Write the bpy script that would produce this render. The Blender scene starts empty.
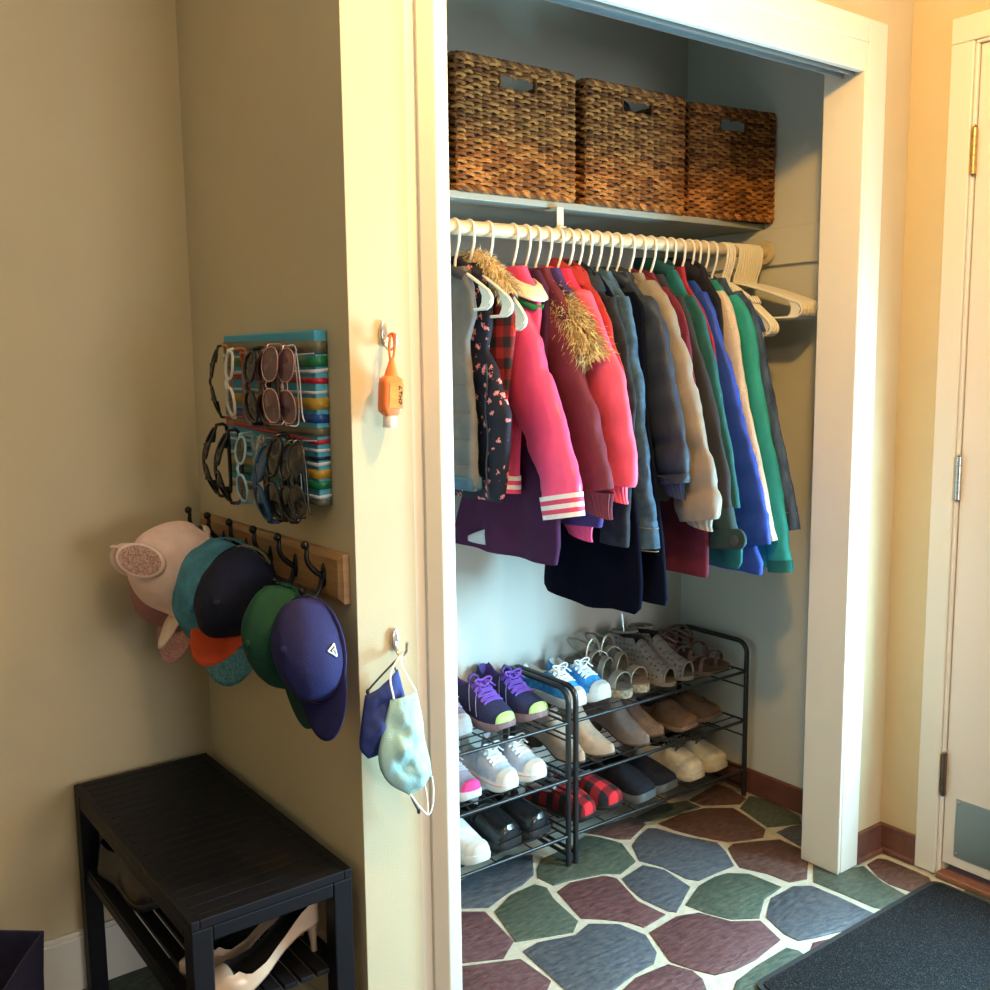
import bpy, bmesh, math, random
from math import sin, cos, pi, radians
from mathutils import Vector, Matrix, noise
random.seed(7)
SC = bpy.context.scene
COL = SC.collection

# ------------------------------------------------------------------ materials
MATS = {}
def nd(nt, t, **kw):
    n = nt.nodes.new(t)
    for k, v in kw.items():
        if k in n.inputs: n.inputs[k].default_value = v
        else: setattr(n, k, v)
    return n
def M(name, col, rough=.75, metal=0, var=0, vscale=30, bump=0, bscale=200, sheen=0, coat=0, trans=0, alpha=1, stretch=(1, 1, 1), col2=None, spec=.5):
    if name in MATS: return MATS[name]
    m = bpy.data.materials.new(name); m.use_nodes = True
    nt = m.node_tree; b = nt.nodes['Principled BSDF']
    b.inputs['Base Color'].default_value = (*col, 1)
    b.inputs['Roughness'].default_value = rough
    b.inputs['Metallic'].default_value = metal
    b.inputs['Specular IOR Level'].default_value = spec
    if sheen: b.inputs['Sheen Weight'].default_value = sheen
    if coat: b.inputs['Coat Weight'].default_value = coat
    if trans: b.inputs['Transmission Weight'].default_value = trans
    if alpha < 1: b.inputs['Alpha'].default_value = alpha
    if var or bump or col2:
        tc = nd(nt, 'ShaderNodeTexCoord'); mp = nd(nt, 'ShaderNodeMapping'); mp.inputs['Scale'].default_value = stretch
        nt.links.new(tc.outputs['Object'], mp.inputs['Vector'])
    if var or col2:
        n = nd(nt, 'ShaderNodeTexNoise', Scale=vscale, Detail=5.0, Roughness=.6)
        nt.links.new(mp.outputs[0], n.inputs['Vector'])
        r = nd(nt, 'ShaderNodeValToRGB')
        c2 = col2 if col2 else tuple(min(1, c * (1 + var)) for c in col)
        c1 = col if col2 else tuple(c * (1 - var) for c in col)
        r.color_ramp.elements[0].position = .33; r.color_ramp.elements[1].position = .67
        r.color_ramp.elements[0].color = (*c1, 1); r.color_ramp.elements[1].color = (*c2, 1)
        nt.links.new(n.outputs['Fac'], r.inputs[0]); nt.links.new(r.outputs[0], b.inputs['Base Color'])
    if bump:
        n = nd(nt, 'ShaderNodeTexNoise', Scale=bscale, Detail=3.0)
        nt.links.new(mp.outputs[0], n.inputs['Vector'])
        bp = nd(nt, 'ShaderNodeBump', Strength=bump, Distance=.004)
        nt.links.new(n.outputs['Fac'], bp.inputs['Height']); nt.links.new(bp.outputs[0], b.inputs['Normal'])
    MATS[name] = m; return m
def dots(name, base, dot, dot2, scale, size, rough=.7):
    """small two-tone blossoms scattered over a base cloth"""
    m = M(name, base, rough, spec=.2); nt = m.node_tree; b = nt.nodes['Principled BSDF']
    tc = nd(nt, 'ShaderNodeTexCoord')
    ns = nd(nt, 'ShaderNodeTexNoise', Scale=scale * 4)
    mx0 = nd(nt, 'ShaderNodeVectorMath', operation='MULTIPLY_ADD'); mx0.inputs[1].default_value = (.018, .018, .018)
    nt.links.new(tc.outputs['Object'], ns.inputs['Vector']); nt.links.new(ns.outputs['Color'], mx0.inputs[0]); nt.links.new(tc.outputs['Object'], mx0.inputs[2])
    v = nd(nt, 'ShaderNodeTexVoronoi', Scale=scale); nt.links.new(mx0.outputs[0], v.inputs['Vector'])
    r = nd(nt, 'ShaderNodeValToRGB'); r.color_ramp.interpolation = 'CONSTANT'
    e = r.color_ramp.elements; e[0].color = (*dot2, 1); e[1].position = size * .4; e[1].color = (*dot, 1)
    x = e.new(size); x.color = (*base, 1)
    nt.links.new(v.outputs['Distance'], r.inputs[0]); nt.links.new(r.outputs[0], b.inputs['Base Color'])
    return m
def glitter(name, a, c, scale=420):
    m = M(name, a, .35, .35); nt = m.node_tree; b = nt.nodes['Principled BSDF']
    tc = nd(nt, 'ShaderNodeTexCoord'); v = nd(nt, 'ShaderNodeTexVoronoi', Scale=scale)
    nt.links.new(tc.outputs['Object'], v.inputs['Vector'])
    mx = nd(nt, 'ShaderNodeMix', data_type='RGBA'); mx.inputs[6].default_value = (*a, 1); mx.inputs[7].default_value = (*c, 1)
    sp = nd(nt, 'ShaderNodeSeparateColor'); nt.links.new(v.outputs['Color'], sp.inputs[0])
    nt.links.new(sp.outputs[0], mx.inputs[0]); nt.links.new(mx.outputs[2], b.inputs['Base Color'])
    bp = nd(nt, 'ShaderNodeBump', Strength=.8, Distance=.003); nt.links.new(sp.outputs[1], bp.inputs['Height']); nt.links.new(bp.outputs[0], b.inputs['Normal'])
    return m
def plaid(name, a, c, dark, pitch, axes=(1, 2)):
    m = M(name, a, .85); nt = m.node_tree; b = nt.nodes['Principled BSDF']
    tc = nd(nt, 'ShaderNodeTexCoord'); sp = nd(nt, 'ShaderNodeSeparateXYZ'); nt.links.new(tc.outputs['Object'], sp.inputs[0])
    s = []
    for ax in axes:
        mu = nd(nt, 'ShaderNodeMath', operation='MULTIPLY'); mu.inputs[1].default_value = pi / pitch
        si = nd(nt, 'ShaderNodeMath', operation='SINE'); g = nd(nt, 'ShaderNodeMath', operation='GREATER_THAN'); g.inputs[1].default_value = 0
        nt.links.new(sp.outputs[ax], mu.inputs[0]); nt.links.new(mu.outputs[0], si.inputs[0]); nt.links.new(si.outputs[0], g.inputs[0]); s.append(g)
    ad = nd(nt, 'ShaderNodeMath', operation='ADD'); nt.links.new(s[0].outputs[0], ad.inputs[0]); nt.links.new(s[1].outputs[0], ad.inputs[1])
    dv = nd(nt, 'ShaderNodeMath', operation='MULTIPLY'); dv.inputs[1].default_value = .5; nt.links.new(ad.outputs[0], dv.inputs[0])
    r = nd(nt, 'ShaderNodeValToRGB'); r.color_ramp.interpolation = 'CONSTANT'
    e = r.color_ramp.elements; e[0].color = (*a, 1); e[1].position = .25; e[1].color = (*c, 1); x = e.new(.75); x.color = (*dark, 1)
    nt.links.new(dv.outputs[0], r.inputs[0]); nt.links.new(r.outputs[0], b.inputs['Base Color'])
    return m

# ------------------------------------------------------------------ mesh builder
def lerp(a, b, t): return a + (b - a) * t
def interp(tab, t):
    """piecewise-smooth table lookup; tab = [(t, v...)]"""
    if t <= tab[0][0]: return tab[0][1:]
    for p, q in zip(tab, tab[1:]):
        if t <= q[0]:
            k = (t - p[0]) / max(1e-9, q[0] - p[0])
            return tuple(lerp(a, b, k) for a, b in zip(p[1:], q[1:]))
    return tab[-1][1:]
def catmull(P, n):
    P = [Vector(p) for p in P]
    if len(P) < 3:
        return [P[0].lerp(P[-1], i / n) for i in range(n + 1)]
    out = []
    Q = [P[0] * 2 - P[1]] + P + [P[-1] * 2 - P[-2]]
    segs = len(P) - 1
    for i in range(n + 1):
        u = i / n * segs; k = min(int(u), segs - 1); t = u - k
        a, b, c, d = Q[k:k + 4]
        out.append(.5 * ((2 * b) + (c - a) * t + (2 * a - 5 * b + 4 * c - d) * t * t + (3 * b - a - 3 * c + d) * t ** 3))
    return out
class MB:
    def __init__(s): s.v = []; s.f = []; s.m = []
    def add(s, vs, fs, mi=0):
        o = len(s.v); s.v += [tuple(v) for v in vs]
        for f in fs: s.f.append(tuple(o + i for i in f)); s.m.append(mi)
        return s
    def box(s, x0, x1, y0, y1, z0, z1, mi=0):
        return s.add([(x, y, z) for x in (x0, x1) for y in (y0, y1) for z in (z0, z1)],
                     [(0, 1, 3, 2), (4, 6, 7, 5), (0, 4, 5, 1), (2, 3, 7, 6), (0, 2, 6, 4), (1, 5, 7, 3)], mi)
    def loft(s, rings, cap0=True, cap1=True, closed=True, mi=0, loop=False):
        n = len(rings[0]); o = len(s.v)
        for r in rings: s.v += [tuple(p) for p in r]
        R = len(rings)
        for i in range(R if loop else R - 1):
            i2 = (i + 1) % R
            for j in range(n if closed else n - 1):
                k = (j + 1) % n
                s.f.append((o + i * n + j, o + i * n + k, o + i2 * n + k, o + i2 * n + j)); s.m.append(mi)
        if cap0 and not loop: s.f.append(tuple(o + j for j in reversed(range(n)))); s.m.append(mi)
        if cap1 and not loop: s.f.append(tuple(o + (R - 1) * n + j for j in range(n))); s.m.append(mi)
        return s
    def tube(s, pts, r, n=8, closed=False, mi=0, flat=1.0, up=None):
        P = [Vector(p) for p in pts]; K = len(P)
        T = []
        for i in range(K):
            a = P[(i - 1) % K] if (closed or i > 0) else P[i]
            b = P[(i + 1) % K] if (closed or i < K - 1) else P[i]
            d = b - a; T.append(d.normalized() if d.length > 1e-9 else Vector((0, 0, 1)))
        N = Vector(up) if up else (Vector((0, 0, 1)) if abs(T[0].z) < .9 else Vector((1, 0, 0)))
        rings = []
        for i in range(K):
            N = (N - T[i] * N.dot(T[i]))
            N = N.normalized() if N.length > 1e-6 else T[i].orthogonal().normalized()
            B = T[i].cross(N); rr = r[i] if isinstance(r, (list, tuple)) else r
            rings.append([P[i] + (N * cos(2 * pi * k / n) + B * sin(2 * pi * k / n) * flat) * rr for k in range(n)])
        return s.loft(rings, mi=mi, loop=closed)
    def lathe(s, prof, c=(0, 0, 0), n=24, mi=0, axis='z'):
        rings = []
        for r, h in prof:
            ring = []
            for k in range(n):
                a = 2 * pi * k / n; u, w = r * cos(a), r * sin(a)
                p = {'z': (u, w, h), 'x': (h, u, w), 'y': (u, h, w)}[axis]
                ring.append((c[0] + p[0], c[1] + p[1], c[2] + p[2]))
            rings.append(ring)
        return s.loft(rings, mi=mi)
    def ball(s, c, r, n=12, mi=0):
        rx, ry, rz = r if isinstance(r, tuple) else (r, r, r)
        rings = []
        for i in range(n // 2 + 1):
            a = pi * i / (n // 2); k = max(sin(a), .02)
            rings.append([(c[0] + rx * k * cos(2 * pi * j / n), c[1] + ry * k * sin(2 * pi * j / n), c[2] - rz * cos(a)) for j in range(n)])
        return s.loft(rings, mi=mi)
    def prism(s, poly, z0, z1, mi=0):
        n = len(poly)
        return s.add([(x, y, z0) for x, y in poly] + [(x, y, z1) for x, y in poly],
                     [tuple(reversed(range(n))), tuple(range(n, 2 * n))] + [(i, (i + 1) % n, n + (i + 1) % n, n + i) for i in range(n)], mi)
    def grid(s, fn, nu, nv, mi=0):
        return s.loft([[fn(u / nu, v / nv) for v in range(nv + 1)] for u in range(nu + 1)], False, False, closed=False, mi=mi)
    def xf(s, mat):
        s.v = [tuple(mat @ Vector(v)) for v in s.v]; return s
    def build(s, name, mats, parent=None, smooth=True, bevel=0, sub=0, solid=0, shift=None, angle=50):
        me = bpy.data.meshes.new(name)
        vs = s.v if shift is None else [(v[0] - shift[0], v[1] - shift[1], v[2] - shift[2]) for v in s.v]
        me.from_pydata(vs, [], s.f)
        for m in (mats if isinstance(mats, (list, tuple)) else [mats]): me.materials.append(m)
        me.polygons.foreach_set('material_index', s.m)
        bm = bmesh.new(); bm.from_mesh(me); bmesh.ops.recalc_face_normals(bm, faces=bm.faces); bm.to_mesh(me); bm.free()
        if smooth: me.polygons.foreach_set('use_smooth', [True] * len(me.polygons))
        o = bpy.data.objects.new(name, me); COL.objects.link(o)
        if parent: o.parent = parent
        if solid:
            q = o.modifiers.new('thick', 'SOLIDIFY'); q.thickness = solid; q.offset = 0
        if bevel:
            q = o.modifiers.new('bevel', 'BEVEL'); q.width = bevel; q.segments = 2; q.limit_method = 'ANGLE'; q.angle_limit = radians(40)
        if sub:
            q = o.modifiers.new('sub', 'SUBSURF'); q.levels = sub; q.render_levels = sub
        if smooth:
            try: me.set_sharp_from_angle(angle=radians(angle))
            except Exception: pass
        return o
def thing(name, label, cat, loc=(0, 0, 0), rotz=0, group=None):
    o = bpy.data.objects.new(name, None); COL.objects.link(o); o.location = loc; o.rotation_euler = (0, 0, rotz)
    o.empty_display_size = .05
    return tag(o, label, cat, group)
def tag(o, label, cat, group=None):
    o['label'] = label; o['category'] = cat
    if group: o['group'] = group
    return o
def struct(o): o['kind'] = 'structure'; return o
def dup(root, loc, rotz=None, label=None, mats=None):
    r = root.copy(); COL.objects.link(r); r.location = loc
    if rotz is not None: r.rotation_euler = (0, 0, rotz)
    if label: r['label'] = label
    for ch in list(root.children):
        c = ch.copy(); COL.objects.link(c); c.parent = r
        for g in list(ch.children):
            d = g.copy(); COL.objects.link(d); d.parent = c
    return r

# ------------------------------------------------------------------ camera
yaw, pit, rol = 0.64377464, 0.13112761, -0.0111559
cy_, sy_, cp_, sp_ = cos(yaw), sin(yaw), cos(pit), sin(pit)
fw = Vector((sy_ * cp_, cy_ * cp_, -sp_)); rt = Vector((cy_, -sy_, 0)); up = rt.cross(fw)
r2 = rt * cos(rol) + up * sin(rol); u2 = -rt * sin(rol) + up * cos(rol)
cam = bpy.data.cameras.new('camera'); co = bpy.data.objects.new('camera', cam); COL.objects.link(co)
co.matrix_world = Matrix(((r2.x, u2.x, -fw.x, -2.28462546), (r2.y, u2.y, -fw.y, -1.46292263), (r2.z, u2.z, -fw.z, 1.3359805), (0, 0, 0, 1)))
cam.sensor_width = 36; cam.lens = 1016.07 / 990 * 36; cam.clip_start = .02
SC.camera = co

# ------------------------------------------------------------------ palette
wall_paint = M('wall_paint', (.55, .46, .30), .9, var=.03, vscale=4, bump=.12, bscale=350)
closet_paint = M('closet_paint', (.56, .56, .51), .9, bump=.1, bscale=300)
trim_paint = M('trim_paint', (.68, .64, .56), .42, bump=.04, bscale=60)
white_metal = M('white_metal', (.58, .55, .46), .4)
black_metal = M('black_metal', (.012, .012, .014), .38)
silver = M('silver', (.7, .7, .68), .25, 1)
steel = M('brushed_steel', (.42, .45, .42), .45, 1, bump=.1, bscale=90, stretch=(1, 12, 1))
brass = M('brass', (.55, .38, .16), .3, 1)
nickel = M('nickel', (.5, .5, .48), .35, 1)
hanger_white = M('hanger_plastic', (.80, .77, .68), .38)
rod_wood = M('rod_cream', (.56, .47, .31), .5, var=.08, vscale=12)
black_wood = M('black_wood', (.0045, .005, .008), .5, spec=.22, bump=.05, bscale=80)
slate_tile = M('brown_tile', (.13, .055, .04), .45, var=.2, vscale=20)

# ------------------------------------------------------------------ setting
W = -1.466      # the hat wall plane (outer side of the closet)
H = 2.46
def room(): 
    mb = MB(); mb.box(-3.7, .30, -3.3, .78, -.06, -.004); 
STONES=[('b',[(-0.913,0.586),(-0.864,0.587),(-0.695,0.621),(-0.639,0.577),(-0.703,0.494),(-0.758,0.471),(-0.811,0.462),(-0.894,0.437),(-0.944,0.474),(-0.976,0.493)]),
('g',[(-0.894,0.412),(-0.813,0.451),(-0.732,0.454),(-0.719,0.421),(-0.74,0.369),(-0.76,0.255),(-0.801,0.226),(-0.933,0.278)]),
('g',[(-0.68,0.51),(-0.636,0.546),(-0.514,0.553),(-0.448,0.575),(-0.424,0.543),(-0.4,0.478),(-0.443,0.379),(-0.522,0.356),(-0.556,0.385),(-0.651,0.413),(-0.697,0.419),(-0.705,0.475)]),
('r',[(-0.711,0.39),(-0.655,0.404),(-0.563,0.377),(-0.545,0.347),(-0.582,0.232),(-0.574,0.146),(-0.655,0.138),(-0.669,0.178),(-0.71,0.226),(-0.746,0.259)]),
('r',[(-0.984,0.482),(-0.952,0.459),(-0.911,0.427),(-0.935,0.283),(-0.995,0.243),(-1.075,0.285),(-1.105,0.304)]),
('r',[(-1.114,0.291),(-1.083,0.274),(-0.966,0.218),(-0.964,0.113),(-1.001,0.087),(-1.035,0.062),(-1.189,0.182)]),
('b',[(-0.944,0.238),(-0.893,0.245),(-0.806,0.214),(-0.747,0.23),(-0.691,0.184),(-0.675,0.112),(-0.706,0.047),(-0.742,0.021),(-0.807,0.019),(-0.88,0.006),(-0.926,-0.006),(-0.963,0.023),(-0.961,0.07)]),
('r',[(-0.922,-0.026),(-0.868,-0.007),(-0.811,0.008),(-0.765,0.004),(-0.719,-0.001),(-0.695,-0.051),(-0.7,-0.084),(-0.753,-0.158)]),
('n',[(-0.443,0.598),(-0.261,0.579),(-0.262,0.52),(-0.363,0.48),(-0.388,0.499),(-0.412,0.547)]),
('b',[(-0.386,0.451),(-0.328,0.482),(-0.276,0.497),(-0.258,0.483),(-0.232,0.398),(-0.189,0.317),(-0.21,0.267),(-0.254,0.202),(-0.319,0.205),(-0.388,0.206),(-0.405,0.232),(-0.408,0.315),(-0.433,0.377)]),
('b',[(-0.536,0.336),(-0.442,0.353),(-0.415,0.301),(-0.428,0.198),(-0.545,0.137),(-0.557,0.152),(-0.567,0.232),(-0.556,0.286)]),
('g',[(-0.503,0.146),(-0.408,0.188),(-0.34,0.194),(-0.3,0.187),(-0.257,0.149),(-0.246,0.055),(-0.328,0.044),(-0.408,-0.004),(-0.465,0.034),(-0.49,0.088)]),
('r',[(-0.661,0.115),(-0.558,0.124),(-0.504,0.102),(-0.472,0.029),(-0.415,-0.013),(-0.443,-0.093),(-0.553,-0.109),(-0.619,-0.106),(-0.668,-0.091),(-0.689,-0.051),(-0.708,0.003)]),
('n',[(-0.232,0.5),(-0.135,0.503),(-0.048,0.486),(0.019,0.434),(0.01,0.388),(-0.018,0.285),(-0.063,0.257),(-0.117,0.277),(-0.164,0.302),(-0.201,0.373),(-0.226,0.442)]),
('n',[(-0.192,0.275),(-0.16,0.284),(-0.111,0.261),(-0.037,0.221),(-0.038,0.153),(-0.062,0.107),(-0.161,0.04),(-0.21,0.057),(-0.22,0.12),(-0.25,0.185),(-0.222,0.232)]),
('g',[(0.035,0.421),(0.125,0.459),(0.149,0.394),(0.129,0.277),(0.093,0.243),(0.057,0.258),(-0.003,0.29)]),
('b',[(-0.009,0.254),(0.052,0.254),(0.094,0.237),(0.044,0.173),(-0.026,0.159),(-0.021,0.193)]),
('g',[(-0.262,0.569),(-0.136,0.583),(-0.053,0.554),(-0.052,0.498),(-0.164,0.508),(-0.234,0.522),(-0.257,0.532)]),
('n',[(-0.043,0.555),(0.117,0.581),(0.122,0.528),(0.1,0.451),(0.057,0.439),(0.002,0.474),(-0.038,0.502)]),
('b',[(-0.392,-0.011),(-0.311,0.037),(-0.219,0.039),(-0.18,0.011),(-0.174,-0.071),(-0.174,-0.166),(-0.23,-0.18),(-0.372,-0.138),(-0.414,-0.121),(-0.417,-0.085)]),
('g',[(-0.161,0.021),(-0.069,0.088),(-0.057,0.025),(-0.003,-0.006),(0.014,-0.01),(-0.021,-0.083),(-0.035,-0.164),(-0.099,-0.17),(-0.133,-0.168),(-0.149,-0.146),(-0.153,-0.071),(-0.16,0.009)]),
('n',[(0.027,-0.012),(0.078,-0.01),(0.092,-0.027),(0.094,-0.1),(0.092,-0.149),(0.037,-0.204),(-0.01,-0.162),(-0.019,-0.106),(-0.008,-0.065)]),
('r',[(-0.426,-0.162),(-0.395,-0.147),(-0.316,-0.173),(-0.253,-0.195),(-0.272,-0.216),(-0.383,-0.2),(-0.439,-0.19)]),
('g',[(-0.647,-0.134),(-0.566,-0.125),(-0.459,-0.122),(-0.447,-0.146),(-0.459,-0.2),(-0.589,-0.233),(-0.669,-0.207),(-0.715,-0.172)])]

def clip(poly, a, b, c):
    out = []
    for i, p in enumerate(poly):
        q = poly[(i + 1) % len(poly)]; dp = a * p[0] + b * p[1] - c; dq = a * q[0] + b * q[1] - c
        if dp <= 0: out.append(p)
        if dp * dq < 0:
            t = dp / (dp - dq); out.append((p[0] + t * (q[0] - p[0]), p[1] + t * (q[1] - p[1])))
    return out
def stones_floor():
    mb = MB(); mb.box(-5.7, .4, -5.2, .9, -.08, -.0035, 0)
    rs = random.Random(3)
    done = []
    idx = {'r': 1, 'g': 2, 'b': 3, 'n': 4}
    def stone(poly, mi):
        n = len(poly); cx = sum(p[0] for p in poly) / n; cyy = sum(p[1] for p in poly) / n
        A = sum(poly[i][0] * poly[(i + 1) % n][1] - poly[(i + 1) % n][0] * poly[i][1] for i in range(n))
        if A < 0: poly = poly[::-1]
        def ins(d): return [(p[0] + (cx - p[0]) * d / max(.03, math.hypot(cx - p[0], cyy - p[1])), p[1] + (cyy - p[1]) * d / max(.03, math.hypot(cx - p[0], cyy - p[1]))) for p in poly]
        rings = [[(*p, -.006) for p in poly], [(*p, -.0015) for p in poly], [(*p, 0) for p in ins(.004)]]
        mb.loft(rings, False, True, mi=mi)
    for c, p in STONES: stone(p, idx[c]); done.append(p)
    cents = [(sum(q[0] for q in p) / len(p), sum(q[1] for q in p) / len(p)) for p in done]
    pts = list(cents); seeds = []
    for _ in range(4000):
        q = (rs.uniform(-4.2, .35), rs.uniform(-3.6, .85))
        if -1.05 < q[0] < .2 and -.28 < q[1] < .62: continue
        if all(math.hypot(q[0] - t[0], q[1] - t[1]) > .2 for t in pts): pts.append(q); seeds.append(q)
    allv = [v for p in done for v in p]
    for s in seeds:
        poly = [(s[0] - .3, s[1] - .3), (s[0] + .3, s[1] - .3), (s[0] + .3, s[1] + .3), (s[0] - .3, s[1] + .3)]
        for t in pts + allv:
            if t == s: continue
            dx, dy = t[0] - s[0], t[1] - s[1]; d = math.hypot(dx, dy)
            if d > .7: continue
            k = .5 if t in pts else .93
            off = d * k - .011
            poly = clip(poly, dx / d, dy / d, s[0] * dx / d + s[1] * dy / d + off)
            if len(poly) < 3: break
        poly = [(min(.39, max(-4.4, x)), min(.89, max(-3.9, y))) for x, y in poly]
        if len(poly) >= 3: stone(poly, rs.choice((1, 1, 2, 3, 4)))
    def sl(n, c, c2): return M(n, c, .5, col2=c2, vscale=40, bump=.8, bscale=38, stretch=(1, 2.2, 1))
    return struct(mb.build('floor', [M('grout', (.44, .40, .31), .95, var=.12, vscale=40, bump=.4, bscale=300),
        sl('stone_red', (.060, .022, .026), (.135, .066, .066)), sl('stone_green', (.030, .050, .038), (.088, .102, .074)),
        sl('stone_blue', (.036, .046, .066), (.098, .104, .114)), sl('stone_brown', (.055, .024, .020), (.125, .068, .054))], angle=25))
stones_floor()
def wall(name, x0, x1, y0, y1, z0, z1, mat=None):
    return struct(MB().box(x0, x1, y0, y1, z0, z1).build(name, mat or wall_paint, smooth=False))
CL = -1.36      # closet left inner face
wall('wall_closet_side', W, CL - .006, .021, .75, 0, H)         # carries cap rack
mb = MB(); mb.box(W + .0004, CL + .012, .02, .10, 0, H)          # pier beside the opening
mb.box(CL + .012, .2, .02, .10, 2.03, H); mb.box(-.07, .2, .02, .10, 0, 2.03)
struct(mb.build('wall_front', wall_paint, smooth=False))
wall('wall_back', -5.6, W + .01, .72, .80, 0, H)
wall('wall_right', .135, .25, -.62, .03, 2.115, H)
mb = MB(); mb.box(.135, .16, -.165, .10, 0, H); mb.box(.135, .16, -5.05, -1.03, 0, H); mb.box(.135, .16, -1.03, -.165, 2.07, H)
bpy.data.objects.remove(bpy.data.objects['wall_right']); struct(mb.build('wall_right', wall_paint, smooth=False))
wall('wall_left', -5.65, -5.55, -5.05, .75, 0, H)
mb = MB(); mb.box(-5.6, -1.35, -5.0, -4.9, 0, H); mb.box(.0, .2, -5.0, -4.9, 0, H); mb.box(-1.3499, -.0001, -5.0, -4.9, 0, .25); mb.box(-1.3499, -.0001, -5.0, -4.9, 2.0, H)
struct(mb.build('wall_behind', wall_paint, smooth=False))
wall('ceiling', -5.7, .3, -5.1, .9, H, H + .08, M('ceiling_paint', (.7, .68, .62), .9))
# closet interior
wall('wall_closet_back', -1.37, .17, .775, .80, 0, H, closet_paint)
wall('wall_closet_right', .15, .18, .099, .79, 0, H, closet_paint)
wall('wall_closet_left', CL - .008, CL, .099, .79, 0, H, closet_paint)
wall('wall_closet_header', -1.37, .16, .10, .112, 2.03, H, closet_paint)
# added window behind the camera, unseen; an opening for the fill light
o = MB().box(-1.35, 0, -4.96, -4.95, .25, 2.0).build('fill_window_1', M('window_glass', (1, 1, 1), .02, alpha=.12), smooth=False); struct(o)
mb = MB()
for a in (-1.35, -.70, -.05): mb.box(a, a + .05, -4.98, -4.88, .25, 2.0)
for z in (.25, 1.95): mb.box(-1.35, 0, -4.98, -4.88, z, z + .05)
mb.build('fill_window_frame', trim_paint, o, smooth=False)

# --- closet opening trim
def casing(name, path):
    mb = MB()
    for b in path: mb.box(*b)
    return struct(mb.build(name, trim_paint, bevel=.003, smooth=False))
casing('trim_1', [(-1.3045, -1.275, 0, .0207, 0, 2.066)])                 # left casing, back band
casing('trim_2', [(-.088, -.079, -.001, .114, 0, 2.02), (-.074, 0, -.0, .021, 0, 2.12), (-.080, -.07, .003, .05, 0, 2.06), (-.079, -.055, .02, .113, 0, 2.02)])       # right casing and jamb
mb = MB(); mb.prism([(-1.328, .0205), (-1.3275, .013), (-1.3055, -.0015), (-1.3050, .0205)], 0, 2.066); struct(mb.build('trim_8', trim_paint, smooth=False))
casing('trim_3', [(-1.328, -.0745, -.0005, .0205, 2.066, 2.12), (-1.28, -.0745, .002, .02, 2.0, 2.067)])           # head casing and fascia
casing('trim_4', [(-1.36, -.086, .02, .113, 2.018, 2.034)])
casing('trim_5', [(-1.36, -1.277, .0205, .113, 0, 2.02)])
mb = MB()
for y in (.030, .058): mb.box(-1.27, -.09, y - .0015, y + .0015, 1.995, 2.02)
mb.box(-1.27, -.09, .0285, .0595, 2.014, 2.018)
tag(mb.build('sliding_door_track', M('track_metal', (.35, .42, .45), .4, .8), smooth=False), 'grey metal sliding door track under the closet header', 'track')
# --- baseboards
def bb(name, boxes, mat): 
    mb = MB()
    for b in boxes: mb.box(*b)
    return struct(mb.build(name, mat, bevel=.003, smooth=False))
bb('baseboard_right', [(.123, .1355, -.093, .021, 0, .077), (.0005, .1235, .008, .0205, 0, .077), (.113, .124, -.093, .012, 0, .014), (.0005, .114, -.002, .009, 0, .014)], slate_tile)
bb('baseboard_closet', [(.138, .1505, .137, .775, 0, .075), (-1.36, .139, .763, .7755, 0, .075)], M('closet_tile', (.13, .045, .03), .45, var=.2, vscale=20))
bb('baseboard_back', [(-5.55, W + .002, .706, .7205, 0, .122), (-5.55, W + .002, .710, .7205, .118, .132)], trim_paint)
bb('baseboard_side', [(W - .0125, W + .0005, .02, .707, 0, .122)], trim_paint)

# --- entry door on the right wall
casing('trim_6', [(.116, .1348, -.150, -.093, 0, 2.068), (.1215, .1345, -.1595, -.1501, 0, 2.0605), (.1158, .1348, -1.10, -.093, 2.0685, 2.128), (.116, .1348, -1.10, -1.04, 0, 2.0678), (.1213, .1345, -1.035, -.1505, 2.0602, 2.0682)])
LY0, LY1, LZ0, LZ1 = -.92, -.40, .42, 1.16
door = MB().box(.129, .172, LY1, -.1615, .035, 2.058).box(.129, .172, -1.028, LY0, .035, 2.058).box(.1291, .1719, LY0, LY1, .035, LZ0).box(.1291, .1719, LY0, LY1, LZ1, 2.058).build('door_1', M('door_white', (.70, .64, .57), .45), bevel=.002, smooth=False); struct(door)
gp_ = MB().box(.148, .152, LY0, LY1, LZ0, LZ1).build('glass_pane', M('window_glass', (1, 1, 1), .02, alpha=.12), door, smooth=False)
mb = MB()
for a_, b_, c_, d_ in ((LY0 - .02, LY0 + .012, LZ0 - .02, LZ1 + .02), (LY1 - .012, LY1 + .02, LZ0 - .02, LZ1 + .02), (LY0 + .0121, LY1 - .0121, LZ0 - .02, LZ0 + .012), (LY0 + .0121, LY1 - .0121, LZ1 - .012, LZ1 + .02)): mb.box(.121, .129, a_, b_, c_, d_)
mb.build('glass_bead', trim_paint, door, smooth=False)
kp = MB().box(.1268, .1292, -.99, -.192, .062, .218).build('kick_plate', steel, door, bevel=.0008, smooth=False); kp['label'] = 'brushed metal kick plate'
mb = MB()
for y in (-.2, -.6, -.98):
    for z in (.072, .208): mb.ball((.1262, y, z), (.0012, .004, .004), 8)
mb.build('screw', nickel, kp)
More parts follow.
